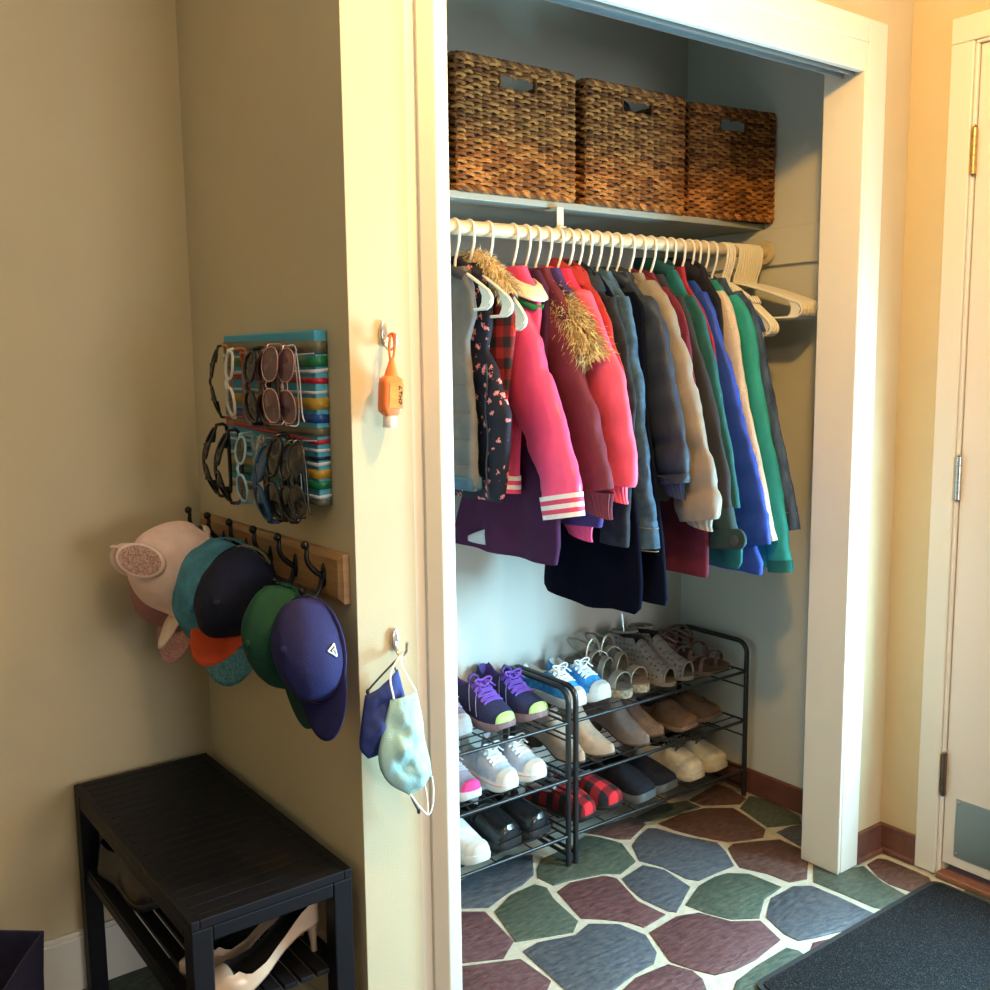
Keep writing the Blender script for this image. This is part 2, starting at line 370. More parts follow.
for z, mt, lb in ((1.816, brass, 'brass hinge'), (1.037, nickel, 'grey metal hinge'), (.274, M('hinge_bronze', (.16, .12, .09), .4, 1), 'dark bronze hinge')):
    mb = MB()
    for k in range(5): mb.lathe([(.001, -.0105), (.0068, -.0103), (.0068, .0103), (.001, .0105)], (.121, -.1595, z + (k - 2) * .0215), 12)
    mb.lathe([(.002, 0), (.0055, .003), (.002, .007)], (.121, -.1595, z + .053), 10); mb.lathe([(.002, 0), (.0055, -.003), (.002, -.007)], (.121, -.1595, z - .053), 10)
    mb.box(.1202, .1216, -.155, -.139, z - .05, z + .05)
    h = mb.build('hinge', mt, door); h['label'] = lb
ln = MB().tube([(.126, -.93, .98), (.085, -.93, .98), (.085, -.84, .98)], .011, 10).build('handle', nickel, door)
struct(MB().box(.104, .20, -1.03, -.158, -.002, .014).build('trim_7', M('threshold_wood', (.20, .085, .045), .45, var=.25, vscale=8, stretch=(8, 1, 8)), bevel=.004, smooth=False))
# door mat
def rrect(x0, x1, y0, y1, r, n=6):
    out = []
    for cx, cy, a0 in ((x1 - r, y1 - r, 0), (x0 + r, y1 - r, 90), (x0 + r, y0 + r, 180), (x1 - r, y0 + r, 270)):
        for k in range(n + 1):
            a = radians(a0 + 90 * k / n); out.append((cx + r * cos(a), cy + r * sin(a)))
    return out
mat_t = thing('door_mat', 'charcoal speckled door mat on the flagstones by the entry door', 'mat', (-.282, -.492, 0))
md = M('mat_pile', (.014, .015, .018), 1, spec=.1, bump=1, bscale=500)
nt = md.node_tree; v = nd(nt, 'ShaderNodeTexNoise', Scale=420.0); tcn = nd(nt, 'ShaderNodeTexCoord'); nt.links.new(tcn.outputs['Object'], v.inputs['Vector'])
rp = nd(nt, 'ShaderNodeValToRGB'); rp.color_ramp.elements[0].position = .55; rp.color_ramp.elements[0].color = (.010, .010, .011, 1); rp.color_ramp.elements[1].position = .72; rp.color_ramp.elements[1].color = (.07, .07, .075, 1)
nt.links.new(v.outputs['Fac'], rp.inputs[0]); nt.links.new(rp.outputs[0], nt.nodes['Principled BSDF'].inputs['Base Color'])
MB().prism(rrect(-.36, .36, -.32, .322, .03), .0042, .0075).build('rubber_edge', M('mat_rubber', (.012, .012, .013), .7), mat_t, smooth=False)
MB().prism(rrect(-.348, .348, -.308, .307, .02), .0045, .0105).build('pile', md, mat_t, smooth=False)

# ------------------------------------------------------------------ shelf, rod, baskets
mb = MB(); mb.box(CL, .15, .470, .775, 1.7015, 1.718)
shelf = mb.build('closet_shelf', M('shelf_white', (.28, .31, .28), .5), bevel=.002, smooth=False); tag(shelf, 'pale painted wall shelf holding the woven baskets', 'shelf')
for x0, x1, y0, y1, n in ((.136, .1502, .137, .775, 'cleat'), (CL, CL + .014, .137, .775, 'cleat'), (CL + .014, .136, .761, .775, 'cleat')):
    MB().box(x0, x1, y0, y1, 1.598, 1.7012).build(n, closet_paint, shelf, bevel=.002, smooth=False)
RZ, RY, RR = 1.634, .45, .0168
rod = MB().tube([(CL + .0145, RY, RZ), (.1275, RY, RZ)], RR, 24).build('closet_rod', rod_wood); tag(rod, 'long cream closet rod under the shelf carrying all hangers', 'rod')
MB().lathe([(.004, -.006), (.032, -.006), (.034, 0), (.024, .003), (.022, .007), (.004, .0075)], (.1275, RY, RZ), 24, axis='x').xf(Matrix.Identity(4)).build('rod_socket', rod_wood, rod)
MB().ball((-.618, RY - RR, RZ - .004), .004, 8).build('screw', M('screw_dark', (.1, .08, .05), .4, 1), rod)
mb = MB(); mb.box(-.652, -.632, .4505, .4535, 1.65, 1.7005); mb.box(-.652, -.632, .45, .50, 1.698, 1.701)
mb.tube([(-.641, RY + .0205 * cos(a), RZ + .0205 * sin(a)) for a in [radians(200 - k * 22) for k in range(11)]][:11], .0012, 6)
mb.box(-.652, -.632, .4405, .4595, 1.6525, 1.6555)
tag(mb.build('rod_bracket', white_metal, smooth=False), 'short cream metal bracket hanging the closet rod from the shelf', 'bracket')

def weave(w, d, h):
    """one woven basket: strands wound round upright stakes; returns builder for walls"""
    mb = MB(); rs = random.Random(5)
    rows = 33; stake = .0240
    cr = [(-w / 2, -d / 2), (w / 2, -d / 2), (w / 2, d / 2), (-w / 2, d / 2)]
    for r in range(rows):
        z = .012 + r * (h - .024) / (rows - 1)
        gap = 27 <= r <= 29
        for sd in range(4):
            (ax, ay), (bx, by) = cr[sd], cr[(sd + 1) % 4]
            L = math.hypot(bx - ax, by - ay); ux, uy = (bx - ax) / L, (by - ay) / L; nx, ny = uy, -ux
            n = int(round(L / stake)) ; runs = [[]]
            for k in range(n * 3 + 1):
                t = k / (n * 3); s = t * L
                if gap and sd in (0, 2) and abs(s - L / 2) < .052:
                    if runs[-1]: runs.append([])
                    continue
                ph = pi * t * n + (r % 2) * pi
                off = .0058 * sin(ph) + rs.uniform(-.0012, .0012)
                runs[-1].append((ax + ux * s + nx * off, ay + uy * s + ny * off, z + rs.uniform(-.0013, .0013) + .0012 * cos(ph)))
            for p in runs:
                if len(p) > 2:
                    mb.tube(p, [rs.uniform(.0040, .0054) for _ in p], 5, mi=0, flat=.75)
                    ns = len(p) - 1; nf = ns * 5; cur = rs.choice((0, 1, 1, 2)); st = len(mb.m) - nf - 2
                    for q in range(ns):
                        if q % 6 == 3 * (r % 2): cur = rs.choice((0, 0, 1, 1, 1, 2))
                        for e in range(5): mb.m[st + q * 5 + e] = cur
    return mb
bm_ = [M('wicker_brown', (.20, .078, .022), .8, spec=.2, var=.35, vscale=26, bump=.5, bscale=120), M('wicker_tan', (.34, .15, .042), .8, spec=.2, var=.35, vscale=26, bump=.5, bscale=120), M('wicker_dark', (.125, .048, .016), .8, spec=.2, var=.35, vscale=26, bump=.5, bscale=120)]
bw, bd, bh = .350, .265, .298
bask = thing('woven_basket', 'woven brown storage basket half hidden by the closet door casing', 'basket', (-1.137, .600, 1.718), group='woven baskets on the shelf')
weave(bw, bd, bh).build('wall_weave', bm_, bask)
backing = MB(); q = .006
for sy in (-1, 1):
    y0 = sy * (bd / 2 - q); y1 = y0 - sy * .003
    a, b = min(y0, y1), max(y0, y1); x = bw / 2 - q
    backing.box(-x, x, a, b, .004, .236); backing.box(-x, -.053, a, b, .236, .284); backing.box(.053, x, a, b, .236, .284); backing.box(-x, x, a, b, .277, .29)
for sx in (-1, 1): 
    a = sx * (bw / 2 - q); backing.box(min(a, a - sx * .003), max(a, a - sx * .003), -bd / 2 + q, bd / 2 - q, .004, .29)
backing.box(-bw / 2 + q, bw / 2 - q, -bd / 2 + q, bd / 2 - q, .003, .007)
backing.build('dark_backing', M('backing_brown', (.05, .022, .011), .8, var=.4, vscale=40), bask, smooth=False)  # dark panels added inside the strands to stop light leaking through
def braid(z, r, nm):
    mb = MB(); rs = random.Random(9); P = rrect(-bw / 2, bw / 2, -bd / 2, bd / 2, .012, 3)
    pts = []
    for i, p in enumerate(P):
        qn = P[(i + 1) % len(P)]; L = math.hypot(qn[0] - p[0], qn[1] - p[1]); n = max(1, int(L / .006))
        for k in range(n): pts.append((p[0] + (qn[0] - p[0]) * k / n, p[1] + (qn[1] - p[1]) * k / n))
    n = len(pts)
    for s in range(3):
        mb.tube([(pts[i][0] + 0.003 * cos(i * .9 + s * 2.1), pts[i][1] + .003 * cos(i * .9 + s * 2.1), z + .0035 * sin(i * .9 + s * 2.1)) for i in range(n)], r, 5, closed=True, mi=s % 3)
    mb.build(nm, bm_, bask)
braid(.293, .0058, 'rim'); braid(.007, .0055, 'base_braid')
for sy in (-1, 1):
    hb = MB(); hb.tube([(p_[0], sy * bd / 2, .2565 + p_[1]) for p_ in rrect(-.053, .053, -.021, .021, .008, 3)], .0042, 6, closed=True); hb.build('handle', bm_[2], bask)
for x, l in ((-.757, 'first fully visible woven basket, empty handle hole, beside the casing'), (-.370, 'middle woven basket on the shelf with dark things poking out'), (-.014, 'woven basket at the closet corner end of the shelf')):
    nb_ = dup(bask, (x, .600, 1.718), 0, l)
nb_.location = (.0136, .585, 1.718); nb_.rotation_euler = (0, 0, radians(-9)); nb_.scale = (.87, .95, 1)
mb = MB(); rs = random.Random(4)
def blob(mb, c, r, seed, n=14, amp=.3, mi=0):
    o = len(mb.v); mb.ball(c, r, n, mi)
    for i in range(o, len(mb.v)):
        v = Vector(mb.v[i]); d = v - Vector(c); k = 1 + amp * noise.noise(v * 18 + Vector((seed, 0, 0))); mb.v[i] = tuple(Vector(c) + d * k)
blob(mb, (-.40, .585, 1.955), (.10, .09, .075), 3); blob(mb, (-.33, .62, 1.96), (.09, .08, .072), 8)
tag(mb.build('folded_scarf', M('dark_knit', (.022, .018, .017), .9, bump=.6, bscale=140)), 'dark knitted scarf heaped inside the middle basket', 'scarf')

# ------------------------------------------------------------------ hangers
def hanger_mb(hw=.19, drop=.085, web=True, notch=False):
    """tubular hanger; local origin at the rod centre, arms along y, hook over the rod"""
    hk = MB(); R = RR + .0040; r = .0034; c = -.0035
    P = [(0, R * cos(a), c + R * sin(a)) for a in [radians(-28 + 208 * k / 14) for k in range(15)]]
    P = [(0, p[1], p[2]) for p in P]
    P += [(0, -R, c - .012), (0, -R * .86, c - .032), (0, -R * .45, c - .055), (0, -.003, c - .068), (0, 0, c - .088)]
    hk.tube(P, r, 8)
    z0 = c - .086
    b = MB()
    arm = []
    for sg in (-1, 1):
        pts = [(0, 0, z0)] + [(0, sg * hw * t, z0 - drop * (t ** 1.25)) for t in (.12, .3, .5, .7, .88)]
        tip = [(0, sg * (hw - .004), z0 - drop * .97), (0, sg * (hw + .006), z0 - drop - .012), (0, sg * (hw + .002), z0 - drop - .026), (0, sg * (hw - .014), z0 - drop - .034)]
        b.tube(catmull(pts + tip, 24), r * 1.15, 8)
        if web:
            o = [(0, sg * (hw + .002), z0 - drop - .012), (0, sg * (hw - .008), z0 - drop - .031), (0, sg * (hw - .040), z0 - drop - .033), (0, sg * (hw - .030), z0 - drop - .02), (0, sg * (hw - .028), z0 - drop - .006), (0, sg * (hw - .042), z0 - drop * .72), (0, sg * (hw - .014), z0 - drop * .92)]
            b.loft([[(dx, p[1], p[2]) for p in o] for dx in (-.0018, .0018)])
        if notch:
            b.tube([(0, sg * hw * .56, z0 - drop * .48), (0, sg * hw * .60, z0 - drop * .48 + .012), (0, sg * hw * .68, z0 - drop * .58 + .006)], r * .9, 6)
    b.tube([(0, -hw + .014, z0 - drop - .034), (0, hw - .014, z0 - drop - .034)], r, 8)
    return hk, b
def make_hanger(label, x, hw=.19, drop=.085, tilt=0, group=None, mat=None, notch=False):
    if drop < .1 and 'armhole' not in label and 'empty' not in label: hw, drop = min(hw, .068), .115
    t = thing('clothes_hanger', label, 'hanger', (x, RY, RZ), tilt, group)
    hk, b = hanger_mb(hw, drop, notch=notch)
    hk.build('hook', mat or hanger_white, t); b.build('arms', mat or hanger_white, t)
    return t

# ------------------------------------------------------------------ garments
def garment(name, label, cat, x, mat, rows, group='clothes hanging on the closet rod', amp=.004, freq=60, puff=0, seed=0, hemw=0):
    """rows top to bottom: (z, y front, y back, half thickness), y measured from the rod"""
    zb = rows[-1][0]; rows = [(r[0], r[1], r[2], r[3] * .82) for r in rows]
    t = thing(name, label, cat, (x, RY, zb), group=group)
    mb = MB(); N = 44; rings = []
    tab = [(-r[0], *r[1:]) for r in rows]; K = 46
    for i in range(K + 1):
        z = lerp(rows[0][0], rows[-1][0], i / K); y0, y1, th = interp(tab, -z)
        f = i / K; pf = 1
        if puff: pf = .80 + .28 * abs(sin(pi * (z - zb) / puff)) ** .6
        ring = []
        for j in range(N):
            a = 2 * pi * j / N; c, s = cos(a), sin(a)
            y = (y0 + y1) / 2 + (y1 - y0) / 2 * (abs(c) ** .85) * (1 if c > 0 else -1)
            w = th * pf * (abs(s) ** .55) * (1 if s > 0 else -1)
            w += (amp * (.25 + f) * sin(freq * y + seed + 2.2 * z) + .006 * noise.noise(Vector((y * 9, z * 6, seed * 3.1)))) * abs(s) ** .5
            ring.append((w, y, z - zb + (hemw * sin(y * 22 + seed) * f ** 6)))
        rings.append(ring)
    mb.loft(rings, cap0=False, cap1=True); mb.build('body', mat, t)
    t['_zb'] = zb
    return t
def sleeve(t, mat, pts, th=.022, xo=-.012, puff=0, seed=0, both=True, name='sleeve', wr=.15, flat=1, n=64, top=True):
    zb = t['_zb']; P0 = [Vector((p[0], p[1], p[2])) for p in pts]
    if top: P0 = [Vector((P0[0].x + .035, min(P0[0].y + .085, 1.50), P0[0].z * .72))] + P0
    e_ = (Vector((P0[0].x, P0[0].y)) - Vector((P0[1].x, P0[1].y))).normalized() * P0[0].z
    P0 = [Vector((P0[0].x + e_.x * .75, P0[0].y + e_.y * .75, P0[0].z * .22)), Vector((P0[0].x + e_.x * .45, P0[0].y + e_.y * .45, P0[0].z * .72))] + P0
    C = catmull([(p.x, p.y, p.z) for p in P0], n)
    out = []
    for sg in ((1, -1) if both else (1,)):
        mb = MB(); rings = []; L = 0
        for i, p in enumerate(C):
            a, b = C[max(0, i - 1)], C[min(n, i + 1)]
            d = Vector((b.x - a.x, b.y - a.y)); d = d.normalized(); nx = Vector((-d.y, d.x))   # normal in the (y, z) plane
            if i: L += (Vector((p.x, p.y)) - Vector((C[i - 1].x, C[i - 1].y))).length
            k = rk = 1.0
            if puff: k = .42 + .66 * abs(sin(pi * L / puff)) ** .42; rk = .93 + .08 * abs(sin(pi * L / puff)) ** .42
            ring = []
            for j in range(28):
                q = 2 * pi * j / 28; u, w = cos(q), sin(q)
                wob = 1 + wr * noise.noise(Vector((p.x * 16 + seed * 7 + u * .9, p.y * 15, w * .9 + seed))) + wr * .45 * noise.noise(Vector((p.x * 30 + u * 1.6 + seed, p.y * 42 + u * 1.2, w * 1.5)))
                y = p.x + nx.x * p.z * rk * u * wob; z = p.y + nx.y * p.z * rk * u * wob
                X = xo + th * .92 * min(1, .25 + i / 9) * k * (abs(w) ** .75) * (1 if w > 0 else -1) * wob
                yy = y if sg == 1 else -y * .84
                ring.append((X, yy, z - zb))
            rings.append(ring)
        mb.loft(rings); o = mb.build(name, mat, t); out.append(o)
    return out, C
def band(t, mat, C, i0, i1, k=1.06, th=.024, xo=-.012, ribs=0, name='cuff', sg=1, drop=0, parent=None):
    """a ring of cloth round a sleeve between samples i0..i1 of its centre line"""
    zb = t['_zb']; mb = MB(); rings = []; n = len(C) - 1; K = 14
    for m in range(K + 1):
        f = lerp(i0, i1, m / K); i = min(int(f), n - 1); p = C[i].lerp(C[i + 1], f - i)
        a, b = C[max(0, i - 1)], C[min(n, i + 2)]; d = Vector((b.x - a.x, b.y - a.y)).normalized(); nx = Vector((-d.y, d.x))
        ring = []
        for j in range(40):
            q = 2 * pi * j / 40; u, w = cos(q), sin(q); rb = 1 + (.03 * (1 if j % 2 else -1) if ribs else 0)
            ring.append((xo + th * k * rb * (abs(w) ** .75) * (1 if w > 0 else -1), sg * (p.x + nx.x * p.z * k * u), p.y + nx.y * p.z * k * u - zb))
        rings.append(ring)
    mb.loft(rings); return mb, mb.build(name, mat, t)
def collar(t, mat, z0, z1, hy=.062, hx=.026, lean=1.0, th=.004, name='collar', yc=0, fold=0, tilt=.50):
    hy *= .86; z1 -= (z1 - z0) * .25
    zb = t['_zb']; mb = MB(); rings = []; n = 32
    prof = [(0, 0), (.25, .5), (.4, 1)] if not fold else [(0, 0), (.05, .7), (.12, 1), (.4, .9), (.7, .35), (.85, .0)]
    for o, h in prof:
        ring = []
        for j in range(n):
            q = 2 * pi * j / n
            e = o * fold if fold else o * .01 * lean
            ring.append(((hx + e) * sin(q) * (1 - .15 * cos(q)), yc + (hy + e * 1.4) * cos(q), z0 + (z1 - z0) * h * (1 + .14 * cos(q)) - zb + tilt * (min(0, yc + (hy + e * 1.4) * cos(q)) if not fold else min(.012, yc + (hy + e * 1.4) * cos(q))) + tilt * .02))
        rings.append(ring)
    mb.loft(rings, False, False); o = mb.build(name, mat, t, solid=th); return o
def fur(t, mat, path, n, L, spread, width, seed=1, name='fur_trim', xo=0, bias=(0, 0, -1)):
    """a ruff of many tapering tufts along a path (world y relative to rod, z absolute)"""
    rs = random.Random(seed); zb = t['_zb']; mb = MB(); C = catmull(path, 40)
    core = [(p.x, p.y, p.z - zb) for p in C]
    mb.tube(core, [width * .80 * (.55 + .45 * sin(pi * i / 40)) * (1 + .25 * noise.noise(C[i] * 60)) for i in range(41)], 10, mi=0)
    for k in range(n):
        f = rs.random() * 39.9; i = int(f); p = C[i].lerp(C[i + 1], f - i)
        a = rs.uniform(0, 2 * pi); d = (C[i + 1] - C[i]).normalized(); N = d.orthogonal().normalized(); B = d.cross(N)
        out = (N * cos(a) + B * sin(a)); w = width * rs.uniform(.3, .75)
        g = (out + Vector(bias) * rs.uniform(.5, 1.5) + d * rs.uniform(-.2, .7) + Vector((rs.uniform(-1, 1), rs.uniform(-1, 1), rs.uniform(-1, 1))) * spread).normalized()
        l = L * rs.uniform(.5, 1.25); b0 = p + out * w; r = rs.uniform(.0006, .0013); mid = b0 + g * l * .55 + out * l * .12; tip = b0 + g * l + Vector((0, 0, -.12 * l))
        s = g.cross(out); s = s.normalized() if s.length > 1e-4 else d
        q = g.cross(s)
        vs = [b0 + s * r, b0 - s * r, b0 + q * r, mid + s * r, mid - s * r, mid + q * r, tip]
        vs = [(v.x, v.y, v.z - zb) for v in vs]
        mb.add(vs, [(0, 1, 4, 3), (1, 2, 5, 4), (2, 0, 3, 5), (3, 4, 6), (4, 5, 6), (5, 3, 6)], rs.choice((0, 1, 1, 2)))
    o = mb.build(name, mat, t); o['kind'] = 'stuff'; return o
def rows(sh, hem, y0, y1, th=.017, top=1.553, drop=0):
    """neck, sloping shoulders, then straight down to the hem"""
    r = [(top, -.045, .045, .018), (top - .03, -.062, .062, .020), (top - .065, -.10, .10, .019), (top - .10, -sh * .88, sh * .88, th), (top - .15 - drop, -sh, sh, th)]
    r += [((top - .15 + hem) / 2, lerp(-sh, y0, .6), lerp(sh, y1, .6), th * 1.08), (hem + .02, y0, y1, th * 1.2), (hem, y0 * .97, y1 * .97, th * 1.1)]
    return r
def buttons(t, mat, pts, r=.006, xo=-.03, name='button'):
    zb = t['_zb']
    for y, z in pts: MB().lathe([(.0005, -.0016), (r, -.0012), (r, .0012), (.0005, .0016)], (xo, y, z - zb), 12, axis='x').build(name, mat, t)

cl = lambda n, c, **k: M(n, c, **{**dict(rough=.85, var=.12, vscale=18, bump=.35, bscale=420, spec=.25), **k})
fur_m = [M('fur_tan', (.62, .42, .20), .75, var=.3, vscale=60), M('fur_light', (.86, .70, .42), .75, var=.3, vscale=60), M('fur_brown', (.40, .24, .10), .75, var=.3, vscale=60)]
pinkb = cl('satin_pink', (.86, .085, .22), rough=.33, bump=.25, bscale=30, var=.06)
white_c = cl('white_rib', (.82, .74, .70)); 
denim_d = cl('denim_black', (.018, .022, .032), var=.5, vscale=26); denim_m = cl('denim_blue', (.042, .088, .145), var=.4, vscale=30); denim_n = cl('denim_dark', (.040, .070, .125), var=.55, vscale=40, stretch=(1, 1, .3))
stitch = M('stitch_gold', (.24, .20, .14), .7); copper = M('copper_button', (.5, .42, .34), .35, 1); drk = M('dark_button', (.05, .04, .045), .35)

# 1 grey quilted vest -------------------------------------------------------------
X = -.955
t = garment('quilted_vest', 'pale grey quilted vest, first on the rod beside the casing', 'vest', X, cl('vest_grey', (.135, .13, .125), bump=.2, bscale=60),
    [(1.545, -.04, .04, .016), (1.50, -.065, .065, .018), (1.44, -.075, .075, .018), (1.38, -.045, .09, .018), (1.31, -.055, .11, .020), (1.2, -.072, .12, .021), (1.07, -.075, .12, .022), (1.045, -.072, .118, .017)], puff=.062, seed=1)
zb = t['_zb']
mb = MB()
for zz in (1.10, 1.162, 1.224, 1.286): mb.tube([(-.0215 * (abs(s_) ** .3), yy, zz - zb) for yy, s_ in [(-.068 + .136 * k / 16, sin(pi * (k + .3) / 17)) for k in range(17)]], .0013, 5)
mb.build('seam', M('vest_seam', (.10, .10, .10), .8), t)
collar(t, cl('vest_dark', (.05, .05, .055)), 1.525, 1.56, .05, .022)
MB().box(-.02, .02, -.073, .11, 0, .034).build('hem_band', cl('vest_blue', (.05, .11, .17)), t, bevel=.008)
make_hanger('white hanger poking out of the grey quilted vest armhole', X - .0, .132, .062)
# 2 floral puffer vest ------------------------------------------------------------
X = -.914
flor = dots('floral_navy', (.012, .013, .024), (.62, .20, .20), (.80, .48, .34), 42, .27)
t = garment('floral_vest', 'navy padded vest with small pink flowers beside the grey vest', 'vest', X, flor,
    [(1.555, -.035, .05, .018), (1.52, -.055, .062, .022), (1.47, -.078, .08, .022), (1.42, -.08, .09, .018), (1.36, -.062, .10, .018), (1.32, -.098, .11, .021), (1.22, -.145, .13, .024), (1.10, -.13, .13, .025), (1.04, -.12, .12, .022), (1.02, -.11, .11, .015)], puff=.085, seed=2)
collar(t, flor, 1.525, 1.572, .05, .028, th=.012)
zb = t['_zb']
mb = MB(); mb.tube([(-.022, -.088 - .004 * sin(k), lerp(1.33, 1.03, k / 14) - zb) for k in range(15)], .0022, 6); mb.build('zipper', M('zip_dark', (.05, .05, .06), .4, .6), t)
make_hanger('white hanger poking out of the navy floral vest armhole', X, .150, .077)
# 3 plaid shirt with a fur collar -------------------------------------------------
X = -.866
pl = plaid('shirt_plaid', (.40, .02, .02), (.16, .010, .012), (.02, .012, .014), .024)
t = garment('plaid_jacket', 'red and black plaid jacket with tan fur collar', 'jacket', X, pl, rows(.105, 1.03, -.035, .11, .014), seed=3)
fur(t, fur_m, [(-.004, .075, 1.545), (-.022, .03, 1.570), (-.025, -.03, 1.556), (-.02, -.075, 1.520), (-.012, -.10, 1.488)], 3500, .024, .35, .022, 3)
make_hanger('white hanger with its end showing at the red plaid shoulder', X + .004, .132, .105)
# 4 pink satin varsity jacket ------------------------------------------------------
X = -.790
t = garment('varsity_jacket', 'bright pink satin varsity jacket with striped white cuffs', 'jacket', X, pinkb, [(1.553, -.045, .045, .018), (1.523, -.062, .062, .020), (1.488, -.095, .10, .019), (1.44, -.10, .13, .017), (1.36, -.085, .14, .017), (1.22, -.03, .14, .018), (1.06, -.015, .13, .018)], seed=4)
pk = [(-.040, 1.385, 0.064), (-.076, 1.285, 0.073), (-.128, 1.183, 0.069), (-.170, 1.098, 0.064), (-.185, 1.052, 0.065), (-.188, 1.028, .058)]
_, C = sleeve(t, pinkb, pk, .025, -.014, seed=4, wr=.16)
for k in range(5):
    a_ = lambda q: Vector((-.187 - .010 * q, 1.036 - .052 * q, .0665 - .004 * q))
    band(t, cl('rib_pink', (.75, .07, .16)) if k % 2 else cl('rib_white', (.85, .76, .74)), [a_(k / 5), a_((k + .5) / 5), a_((k + 1) / 5)], 0, 1.999, 1.03, .0245, -.014, name='cuff_stripe' if k % 2 else 'cuff')
zb = t['_zb']
for k, (mt, nm) in enumerate(((white_c, 'hem_rib'), (cl('rib_pink', (.75, .07, .16)), 'hem_stripe'), (white_c, 'hem_rib'), (cl('rib_pink', (.75, .07, .16)), 'hem_stripe'))):
    MB().loft([[(-.026 * sin(q) if False else .0245 * sin(q), .055 + .075 * cos(q), h - zb) for q in [2 * pi * j / 36 for j in range(36)]] for h in (1.062 - k * .0105, 1.0515 - k * .0105)]).build(nm, mt, t)
collar(t, cl('collar_cream', (.80, .62, .45)), 1.510, 1.545, .066, .030, th=.005, yc=-.015, fold=.026)
c2 = collar(t, cl('collar_green', (.015, .14, .035)), 1.488, 1.512, .086, .036, th=.005, name='collar_stripe', yc=-.018, tilt=.55); 
make_hanger('white hanger holding the pink satin varsity jacket', X, .12, .08)
# 5 long plum coat -----------------------------------------------------------------
X = -.752
plum = cl('plum_wool', (.055, .011, .050), bump=.5)
t = garment('long_coat', 'long dark plum coat whose flared hem shows below the vests', 'coat', X, plum,
    [(1.545, -.045, .045, .016), (1.50, -.08, .08, .018), (1.42, -.085, .13, .016), (1.30, -.07, .16, .018), (1.15, -.085, .20, .019), (1.0, -.12, .26, .021), (.90, -.12, .30, .021), (.855, -.11, .30, .018)], amp=.007, freq=34, seed=5)
t.children[0].data.update()
zb = t['_zb']
MB().grid(lambda u, v: (-.021 - .006 * sin(pi * u), lerp(.135, .22, u), lerp(.872, .885 + .030 * (1 - u), v) - zb), 6, 3).build('lining', M('lining_silver', (.55, .55, .6), .35), t, solid=.002)
make_hanger('white hanger holding the long plum coat', X, .13, .06)
# 6 maroon jacket ------------------------------------------------------------------
X = -.722
mar = cl('maroon_cloth', (.115, .018, .035), rough=.65)
t = garment('maroon_jacket', 'maroon jacket with gathered cuff beside the pink satin sleeve', 'jacket', X, mar, rows(.13, 1.08, -.10, .13, .012), seed=6)
_, C = sleeve(t, mar, [(-.018, 1.46, 0.05), (-.089, 1.345, 0.054), (-.152, 1.208, 0.062), (-.190, 1.095, 0.066), (-.205, 1.035, 0.064)], .026, -.004, seed=6, top=False)
zb = t['_zb']
def gathered(t, mat, c, r, h, th, xo, n=26, nm='cuff'):
    zb = t['_zb']; mb = MB(); rings = []
    for k in range(9):
        f = k / 8; s = 1 - .34 * sin(pi / 2 * f)
        rings.append([(xo + th * s * sin(q) * (1 + .045 * sin(n * q)), c[0] - .02 * f + r * s * cos(q) * (1 + .02 * sin(n * q)), c[1] - h * f - .30 * r * cos(q) * -1 * .35 - zb) for q in [2 * pi * j / 104 for j in range(104)]])
    mb.loft(rings); return mb.build(nm, mat, t)
gathered(t, mar, (-.207, 1.045), .066, .058, .027, -.004)
make_hanger('white hanger holding the maroon jacket', X, .125, .05)
# 7 purple quilted jacket with pink lining ------------------------------------------
X = -.690
pq = cl('purple_quilt', (.055, .032, .15), bump=.3, bscale=50)
t = garment('purple_jacket', 'purple quilted jacket with pink lined cuff below the maroon sleeve', 'jacket', X, pq, rows(.11, 1.02, -.08, .11, .010), seed=7)
_, C = sleeve(t, pq, [(-.059, 1.206, .055), (-.100, 1.065, .068), (-.122, .975, .072), (-.124, .948, .066)], .020, 0, puff=.05, seed=7)
gathered(t, cl('lining_pink', (.70, .07, .20)), (-.106, .957), .062, .04, .018, 0, 14)
make_hanger('white hanger holding the purple quilted jacket', X + .003, .11, .06)
# 8 hot pink parka with fur ruff ------------------------------------------------------
X = -.655
hp = cl('hot_pink', (.78, .035, .11), rough=.6, bump=.2, bscale=40)
t = garment('pink_parka', 'hot pink hooded parka with long tan fur ruff', 'parka', X, hp, rows(.15, 1.05, -.15, .15, .012), seed=8)
hp2 = cl('pale_pink_sleeve', (.83, .10, .19), rough=.55, bump=.2, bscale=40)
_, C = sleeve(t, hp2, [(-.122, 1.385, .058), (-.180, 1.257, .062), (-.210, 1.161, .054), (-.220, 1.08, .053), (-.219, 1.05, .046)], .022, -.003, seed=8)
gathered(t, hp2, (-.200, 1.062), .048, .05, .022, -.003, 16)
fur(t, fur_m, [(-.026, .035, 1.490), (-.034, -.02, 1.487), (-.036, -.075, 1.452), (-.036, -.125, 1.40), (-.032, -.165, 1.335)], 8000, .040, .32, .034, 8, bias=(0, -.30, -.55))
zb = t['_zb']
mb = MB()   # folded hood behind the ruff
rings = []
for k in range(13):
    f = k / 12; y = lerp(.075, -.085, f); z = 1.525 - .045 * f + .03 * sin(pi * f); w = .012 + .012 * sin(pi * f)
    rings.append([(-.016 + w * cos(q), y + .01 * sin(q), z + (.014 + .016 * sin(pi * f)) * sin(q) - zb) for q in [2 * pi * j / 14 for j in range(14)]])
mb.loft(rings).build('hood', hp, t)
make_hanger('white hanger holding the hot pink parka', X + .003, .13, .07)
